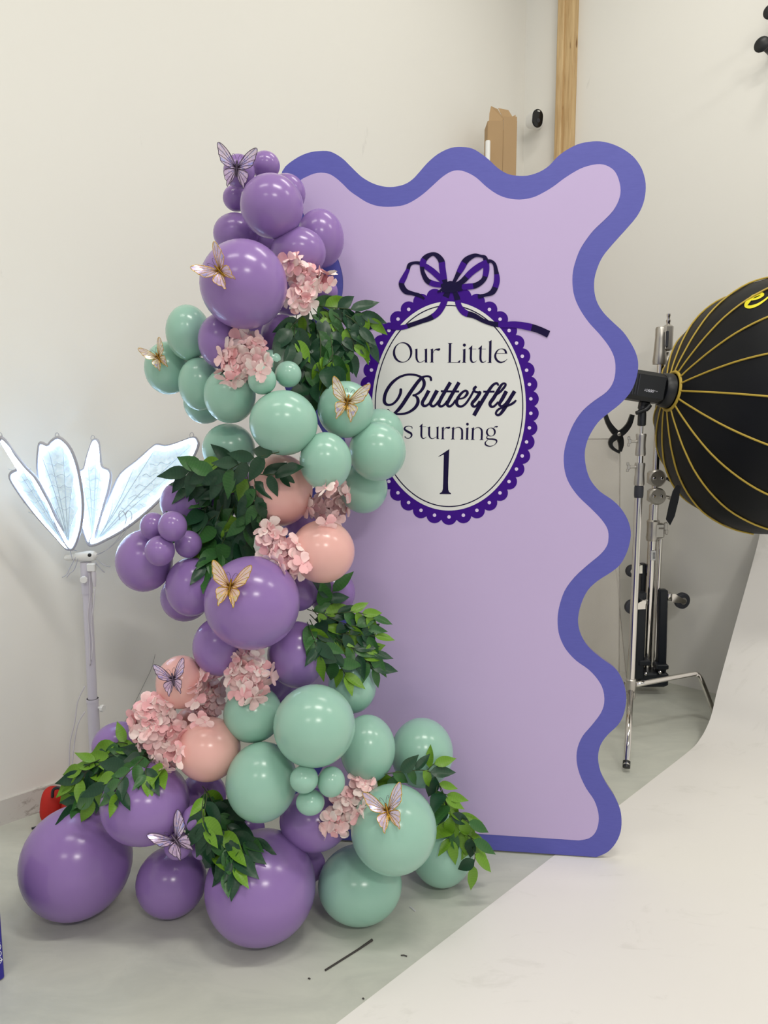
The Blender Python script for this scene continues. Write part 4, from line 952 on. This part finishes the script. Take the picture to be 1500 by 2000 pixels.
z6 = lambda x, y: (1080 + x * .3, 480 + y * .3)
lg = [(1292,352,10),(1335,340,14),(1368,318,16),(1352,312,16),(1305,328,20),(1268,365,24),(1256,392,20),(1285,398,20),(1330,384,16),(1372,358,12),(1408,330,10),(1440,318,12),(1462,330,16),(1455,362,18),(1450,390,16),(1480,372,12),(1510,345,10)]
lp = smoothpath(lg, 4); mb = MB(); l_, r_ = [], []
for i, (x, y, w) in enumerate(lp):
    a_, b2 = lp[max(i - 1, 0)], lp[min(i + 1, len(lp) - 1)]; tx, ty = b2[0] - a_[0], b2[1] - a_[1]; q = math.hypot(tx, ty) or 1
    l_.append(on_soft(*z6(x - ty / q * w / 2, y + tx / q * w / 2))); r_.append(on_soft(*z6(x + ty / q * w / 2, y - tx / q * w / 2)))
mb.add(l_ + r_, [(i, i + 1, len(lp) + i + 1, len(lp) + i) for i in range(len(lp) - 1)]); mb.build('logo_print', M['logo'], sb)
s0, s1 = W(1326, 950, 3.33), W(1303, 1012, 3.33)
mb = MB(); mb.prism([W(1322,946,3.33), W(1330,950,3.33), W(1326,975,3.33), W(1318,1008,3.33), W(1309,1026,3.33), W(1301,1014,3.33), W(1307,985,3.33), W(1314,960,3.33)], FWD * 0.004); mb.build('carry_strap', M['nylon'], sb)

# ------------------------------------------------------------------ folded roller stand by the wall
TY = 4.12
def T(x, y, dy=0.0): return WY(x, y, TY + dy)
zt = lambda y: WY(1272, y, TY).z
tx_ = T(1270, 1150).x
rs = thing('roller_stand', (tx_, TY, 0), 'tall steel roller stand with folded black legs leaning near the right wall', 'light stand')
def rl(name, m_, prof, dx=0.0, dy=0.0, seg=22): return MB().lathe((tx_ + dx, TY + dy, prof[0][0]), (0, 0, 1), [(z - prof[0][0], r) for z, r in prof], seg).build(name, m_, rs, 'auto')
rl('lower_tube', M['chrome'], [(0.06, .026), (zt(985), .026)])
rl('upper_tube', M['chrome'], [(zt(985) - .02, .020), (zt(705), .020)], 0.003)
rl('thin_tube', M['chrome'], [(0.10, .011), (zt(1052), .011)], 0.042, -0.01)
rl('middle_collar', M['cast'], [(zt(1056), .032), (zt(1050), .036), (zt(1040), .033), (zt(1028), .033), (zt(1018), .036), (zt(1015), .030)])
MB().bbox(T(1286, 1036, -.01), (.055, .05, .085), .008).build('collar_block', M['cast'], rs)
mb = MB(); p = T(1293, 1032, -.03); mb.tube([p - Vector((.02, 0, 0)), p + Vector((.012, 0, 0))], .007, 8); mb.bbox(p + Vector((.02, 0, .012)), (.02, .016, .045), .004); mb.bbox(p + Vector((.026, 0, -.02)), (.016, .014, .03), .004); mb.build('wing_knob', M['cast'], rs)
for y0 in (933, 968):
    mb = MB(); c = T(1279, y0); mb.lathe(c - Vector((0, .05, 0)), (0, 1, 0), [(0, .040), (.008, .048), (.03, .048), (.038, .04)], 22); mb.bbox(c, (.075, .06, .075), .01); mb.build('grip_clamp', M['cast'], rs, 'auto')
    mb = MB(); q = c + Vector((.035, -.03, 0)); mb.tube([q, q + Vector((.03, 0, -.005))], .008, 8); mb.bbox(q + Vector((.05, 0, -.016)), (.05, .014, .02), .004, Matrix.Rotation(.5, 3, 'Y')); mb.build('clamp_handle', M['cast'] if y0 > 950 else M['black'], rs)
    for dx in (-.022, .02): MB().lathe(c + Vector((dx, -.052, 0)), (0, -1, 0), [(0, .009), (.006, .009), (.009, .005)], 8).build('bolt', M['chrome'], rs, 'auto')
rl('head_casting', M['cast'], [(zt(712), .036), (zt(706), .038), (zt(690), .034), (zt(660), .029), (zt(642), .029), (zt(639), .025)], -0.004)
MB().bbox(T(1304, 660, -.01), (.05, .045, .14), .010).build('head_yoke', M['cast'], rs)
MB().bbox(T(1303, 662, -.036), (.014, .012, .085), .003).build('yoke_slot', M['rubber'], rs)
MB().tube([tuple(T(1304, 688)), tuple(T(1304, 706)), tuple(T(1299, 712))], .009, 8).build('yoke_foot', M['cast'], rs, True)
mb = MB(); q = T(1305, 641); mb.lathe(q, (0, 0, 1), [(0, .010), (.03, .010), (.034, .013), (.044, .013), (.046, .008), (.06, .008), (.064, .011), (.076, .011)], 14); mb.build('baby_pin', M['chrome'], rs, 'auto')
MB().bbox(T(1276, 1085, -.034), (.026, .004, .055), .0015).build('sticker', M['whiteplastic'], rs)
for k in range(6): MB().box(T(1277.5, 1079.5 + 2.2 * k, -.038), (.012, .003, .0012 + .0012 * (k % 2))).build('sticker_bar', M['rubber'], rs)
# folded black legs with casters
def leg_bar(xt, yt, xb, yb, w, dy, name='folded_leg'):
    a_, b2 = T(xt, yt, dy), T(xb, yb, dy); c = (a_ + b2) / 2; zax = (a_ - b2); L_ = zax.length
    R = frame(zax, Vector((0, 1, 0))); return MB().bbox(c, (w, .05, L_), .006, R).build(name, M['blackmetal'], rs)
leg_bar(1252, 1155, 1246, 1325, .050, -.06); leg_bar(1294, 1151, 1290, 1322, .048, -.03); leg_bar(1256, 1100, 1251, 1320, .034, .05)
MB().bbox(T(1270, 1322, -.02), (.17, .12, .085), .012).build('leg_block', M['blackmetal'], rs)
for x, y in ((1261, 1316), (1289, 1313)): MB().lathe(T(x, y, -.085), (0, -1, 0), [(0, .009), (.005, .009), (.009, .004)], 8).build('bolt', M['chrome'], rs, 'auto')
for x, y in ((1256, 1292), (1290, 1300)): MB().bbox(T(x, y, -.06), (.07, .07, .03), .006).build('leg_clip', M['blackmetal'], rs)
def caster(cx, cy, r, dy, side_, ax_):
    c = T(cx, cy, dy); a_ = Vector(ax_).normalized()
    w = MB().lathe(c - a_ * .016, a_, [(0, r * .5), (.002, r * .78), (.004, r * .82), (.006, r * .98), (.013, r), (.019, r), (.026, r * .98), (.028, r * .82), (.030, r * .78), (.032, r * .5)], 28).build('caster_wheel', M['rubber'], rs, 'auto')
    MB().lathe(c - a_ * .0185, a_, [(0, r * .30), (.004, r * .52), (.033, r * .52), (.037, r * .30)], 18).build('wheel_hub', M['cast'], w, 'auto')
    st = c + Vector((side_ * r * 1.55, 0, r * .55))
    for s in (-1, 1):
        mb = MB(); f_ = [st + Vector((0, 0, .018)), st + Vector((-side_ * .016, 0, .018)), c + Vector((-side_ * .008, 0, .006)), c + Vector((-side_ * .008, 0, -.008)), c + Vector((side_ * .012, 0, -.010)), st + Vector((0, 0, -.030))]
        mb.prism([p + a_ * s * .022 for p in f_], a_ * s * .003); mb.build('caster_fork', M['chrome'], rs)
    MB().lathe(st + Vector((side_ * .004, 0, .02)), (0, 0, -1), [(0, .012), (.004, .02), (.02, .022), (.03, .02), (.04, .012)], 14).build('swivel', M['chrome'], rs, 'auto')
caster(1332, 1173, .046, -.03, -1, (0.25, -1, 0)); caster(1234, 1185, .041, -.10, 1, (0.15, -1, 0)); caster(1234, 1115, .036, .05, 1, (0.15, -1, 0))

# ------------------------------------------------------------------ clear acrylic sheets and spring clamp
def sheet(name, pts, label, group=None):
    base = pts[2].copy(); base.z = 0
    t = thing(name, base, label, 'acrylic sheet', group); n_ = (pts[1] - pts[0]).cross(pts[3] - pts[0]).normalized()
    MB().prism(pts, n_ * 0.004).build('clear_pane', M['acrylic'], t)
    mb = MB()
    for i in range(4): mb.tube([pts[i] + n_ * .002, pts[(i + 1) % 4] + n_ * .002], .0028, 4)
    mb.build('polished_edge', M['acrylic_edge'], t); return t
q0 = WY(1060, 858, 4.08); q1 = WY(1211, 857, 4.02); q2 = WY(1211, 1312, 4.0); q2 = Vector((q2.x, 4.0, 0.004)); q3 = WY(1060, 1312, 4.08); q3.z = 0.004; q3.y = 4.08
sheet('acrylic_sheet', [q0, q1, q2, q3], 'clear acrylic sheet gripped by the black clamp behind the board')
r0 = WY(1120, 1050, 4.30); r1 = WY(1196, 1040, 4.22); r2 = WY(1229, 1300, 4.05); r2.z = 0.004; r3 = WY(1120, 1300, 4.12); r3.z = 0.004
sheet('acrylic_sheet', [r0, r1, r2, r3], 'clear acrylic sheet leaning at a slant behind the chrome stand')
CY = 3.99; K_ = lambda x, y, dy=0.0: WY(x, y, CY + dy)
cl = thing('spring_clamp', K_(1209, 847), 'black spring clamp pinching the top of the acrylic sheet', 'clamp')
for sgn, pts in ((-1, [(1183,809,7),(1189,826,9),(1200,842,12),(1209,850,13),(1214,866,10),(1212,882,5)]), (1, [(1236,810,8),(1230,828,10),(1219,842,12),(1207,850,13),(1194,862,9),(1196,874,6),(1211,884,5)])):
    mb = MB(); P = smoothpath(pts, 4); L1, R1 = [], []
    for i, (x, y, w) in enumerate(P):
        a_, b2 = P[max(i - 1, 0)], P[min(i + 1, len(P) - 1)]; tx, ty = b2[0] - a_[0], b2[1] - a_[1]; q = math.hypot(tx, ty) or 1
        L1.append(K_(x - ty / q * w / 2, y + tx / q * w / 2, -.012 * sgn)); R1.append(K_(x + ty / q * w / 2, y - tx / q * w / 2, -.012 * sgn))
    mb.prism(L1 + R1[::-1], Vector((0, .018, 0))); mb.build('jaw_handle', M['black'], cl)
MB().lathe(K_(1209, 848, -.016), (0, -1, 0), [(0, .011), (.006, .011), (.01, .006)], 12).build('pivot', M['cast'], cl, 'auto')

# ------------------------------------------------------------------ cardboard box, tube, security camera, wall hooks
YB = 4.42
cb = [WY(953, 250, YB), WY(1009, 250, YB)]
x0, x1 = cb[0].x, cb[1].x; ztop = WY(980, 236, YB).z; xm = WY(983, 260, YB).x; dep = 0.13
bx_ = thing('cardboard_box', ((x0 + x1) / 2, YB, 0), 'tall narrow open cardboard box standing in the corner', 'cardboard box')
tk = 0.004
for nm, c, s in (('front_panel', ((x0 + xm) / 2, YB, ztop / 2), (xm - x0 - .001, tk, ztop)), ('front_flap', ((xm + x1) / 2, YB - .003, ztop / 2 + .01), (x1 - xm, tk, ztop + .02)), ('side_panel', (x0, YB + dep / 2, ztop / 2), (tk, dep, ztop)), ('side_panel', (x1, YB + dep / 2, ztop / 2), (tk, dep, ztop)), ('back_panel', ((x0 + x1) / 2, YB + dep, ztop / 2), (x1 - x0, tk, ztop))):
    MB().box(c, s).build(nm, M['cardboard'], bx_)
def flap(pts, nm='top_flap'): MB().prism(pts, Vector((0, .004, .001))).build(nm, M['cardboard'], bx_)
flap([WY(955, 240, YB), WY(985, 235, YB), WY(972, 213, YB + .06), WY(959, 207, YB + .1), WY(956, 222, YB + .05)])
flap([WY(985, 236, YB + .01), WY(1006, 236, YB + .03), WY(993, 215, YB + .10), WY(973, 211, YB + .08)])
flap([WY(990, 236, YB + .04), WY(1008, 240, YB + .02), WY(1007, 224, YB + .05), WY(1000, 228, YB + .06)])
tb = WY(953, 275, YB - .06); tg = MB()
tg.lathe((tb.x, tb.y, 0), (0, 0, 1), [(0, .014), (tb.z - .004, .014), (tb.z, .012), (tb.z, .010), (tb.z - .03, .009)], 16)
tag(tg.build('plastic_tube', M['whiteplastic'], smooth='auto', base=Vector((tb.x, tb.y, 0))), 'thin white plastic tube standing beside the cardboard box', 'tube')

sp = wallr_at(1052, 243)
sc_cam = thing('security_camera', sp, 'white security camera with black oval face mounted near the wooden studs', 'security camera')
hd = sp + nr * .10 + dr * .045 + up * -0.006
face = (Vector((0.42, -0.90, -0.12))).normalized()
MB().lathe(sp, nr, [(0, .034), (.006, .034), (.01, .028), (.012, .012)], 20).build('wall_mount', M['whiteplastic'], sc_cam, 'auto')
MB().tube([sp + nr * .01, sp + nr * .04 + dr * .01, hd - face * .03], .014, 12).build('arm', M['whiteplastic'], sc_cam, True)
Rc = frame(face, Vector((0, 0, 1)))
def capsule(c, R, w, h, d0, d1, n=28, k=1.0):
    pts0 = []
    for i in range(n):
        q = 2 * math.pi * i / n; x, y = w * math.cos(q), w * math.sin(q); y += (h - w) * (1 if math.sin(q) >= 0 else -1); pts0.append((x, y))
    return [c + R @ Vector((x, y, d0)) for x, y in pts0]
def capbody(name, m_, layers):
    mb = MB(); n = 28; vv = []
    for w, h, d0 in layers: vv += capsule(hd, Rc, w, h, d0, 0)
    ff = [(j * n + i, j * n + (i + 1) % n, (j + 1) * n + (i + 1) % n, (j + 1) * n + i) for j in range(len(layers) - 1) for i in range(n)] + [tuple(range(n - 1, -1, -1)), tuple((len(layers) - 1) * n + i for i in range(n))]
    mb.add(vv, ff); return mb.build(name, m_, sc_cam, 'auto')
capbody('shell', M['whiteplastic'], [(.018, .028, -.08), (.032, .042, -.07), (.039, .052, -.03), (.040, .053, .008)])
capbody('front_glass', mat('camera_glass', (12, 16, 22), 0.08), [(.039, .052, .007), (.039, .052, .011), (.036, .049, .014)])
MB().box(hd + Rc @ Vector((0, .040, .0145)), (.018, .006, .002), Rc).build('status_light', M['whiteplastic'], sc_cam)
MB().lathe(hd + Rc @ Vector((.004, -.012, .014)), face, [(0, .012), (.002, .012), (.003, .008)], 16).build('lens', M['rubber'], sc_cam, 'auto')

hk = wallr_at(1516, 60); whk = thing('wall_hook', hk, 'black wall bracket with round pegs at the upper right edge', 'wall bracket')
MB().bbox(hk + nr * .012, (.05, .024, .26), .006, Matrix((dr, nr * -1, up)).transposed()).build('plate', M['black'], whk)
for (x, y) in ((1507, 24), (1489, 88)):
    e = WY(x, y, hk.y - .12); s_ = Vector((hk.x, hk.y, e.z)) + nr * .02
    dv = (e - s_).normalized()
    MB().tube([s_, e], .0145, 12).build('peg', M['black'], whk, True)
    MB().lathe(e - dv * .004, dv, [(0, .016), (.006, .034), (.014, .037), (.022, .030), (.026, .010)], 20).build('peg_head', M['black'], whk, 'auto')

# ------------------------------------------------------------------ blue box at the left edge, debris, loose wire
c = on_floor(10, 1911)
gb = thing('gift_box', (c.x, c.y, 0), 'royal blue box with white line drawing at the lower left edge', 'box')
g1 = Vector((-0.60, -0.80, 0)); g2 = Vector((-0.80, 0.60, 0)); RG = Matrix((g1, g2, up)).transposed()
c = Vector((c.x, c.y, 0))
MB().bbox(c + g1 * .15 + g2 * .15 + up * .151, (.30, .30, .30), .004, RG).build('carton', M['bluebox'], gb)
gf = -g2 * 0.0006
mb = MB()
for k in range(5):
    P = [c + g1 * (.004 + .018 * j + .004 * math.sin(j * 1.3 + k)) + up * (.06 + .042 * k - .008 * j + .014 * math.sin(j * .9 + 2 * k)) + gf for j in range(14)]
    mb.tube(smoothpath([tuple(p) for p in P], 3), .0014, 4)
for k in range(3): mb.tube([c + g1 * (.014 + .008 * math.cos(q * .5)) + up * (.062 + .02 * k + .009 * math.sin(q * .5)) + gf for q in range(13)], .0012, 4)
mb.build('line_drawing', M['whiteink'], gb)

p0, p1, p2 = on_floor(635, 1897), on_floor(700, 1856), on_floor(727, 1838)
mb = MB(); mb.tube([p0 + up * .003, p1 + up * .003, p2 + up * .004], [.0028, .003, .004], 6)
tag(mb.build('cable_tie', M['debris'], base=p0), 'thin dark strip lying on the grey floor in front of the balloons', 'debris')
for (xa, ya, xb, yb, lab) in ((800, 1772, 811, 1781, 'tiny pale sliver on the floor near the lowest mint balloon'), (783, 1867, 795, 1869, 'tiny dark crumb on the floor near the white sweep edge'), (708, 1951, 711, 1953, 'tiny dark speck on the floor beside the sweep edge, nearest the camera'), (602, 1912, 606, 1914, 'tiny dark speck left of the thin strip on the floor')):
    a_, b2 = on_floor(xa, ya), on_floor(xb, yb); mb = MB(); mb.tube([a_ + up * .002, (a_ + b2) / 2 + up * .004, b2 + up * .002], .0018, 5)
    tag(mb.build('floor_scrap', M['debris'] if 'dark' in lab else M['cable'], base=a_), lab, 'debris')
wp = [on_plane(x, y, CORNER + nl * .006, nl) for x, y in ((303,1278),(296,1305),(282,1335),(262,1375),(243,1412))]
mb = MB(); mb.tube(smoothpath([tuple(p) for p in wp], 4), .0009, 5)
tag(mb.build('loose_thread', M['wire'], base=wp[-1]), 'fine grey thread hanging along the left wall behind the blush balloons', 'thread')
bpy.context.view_layer.update()
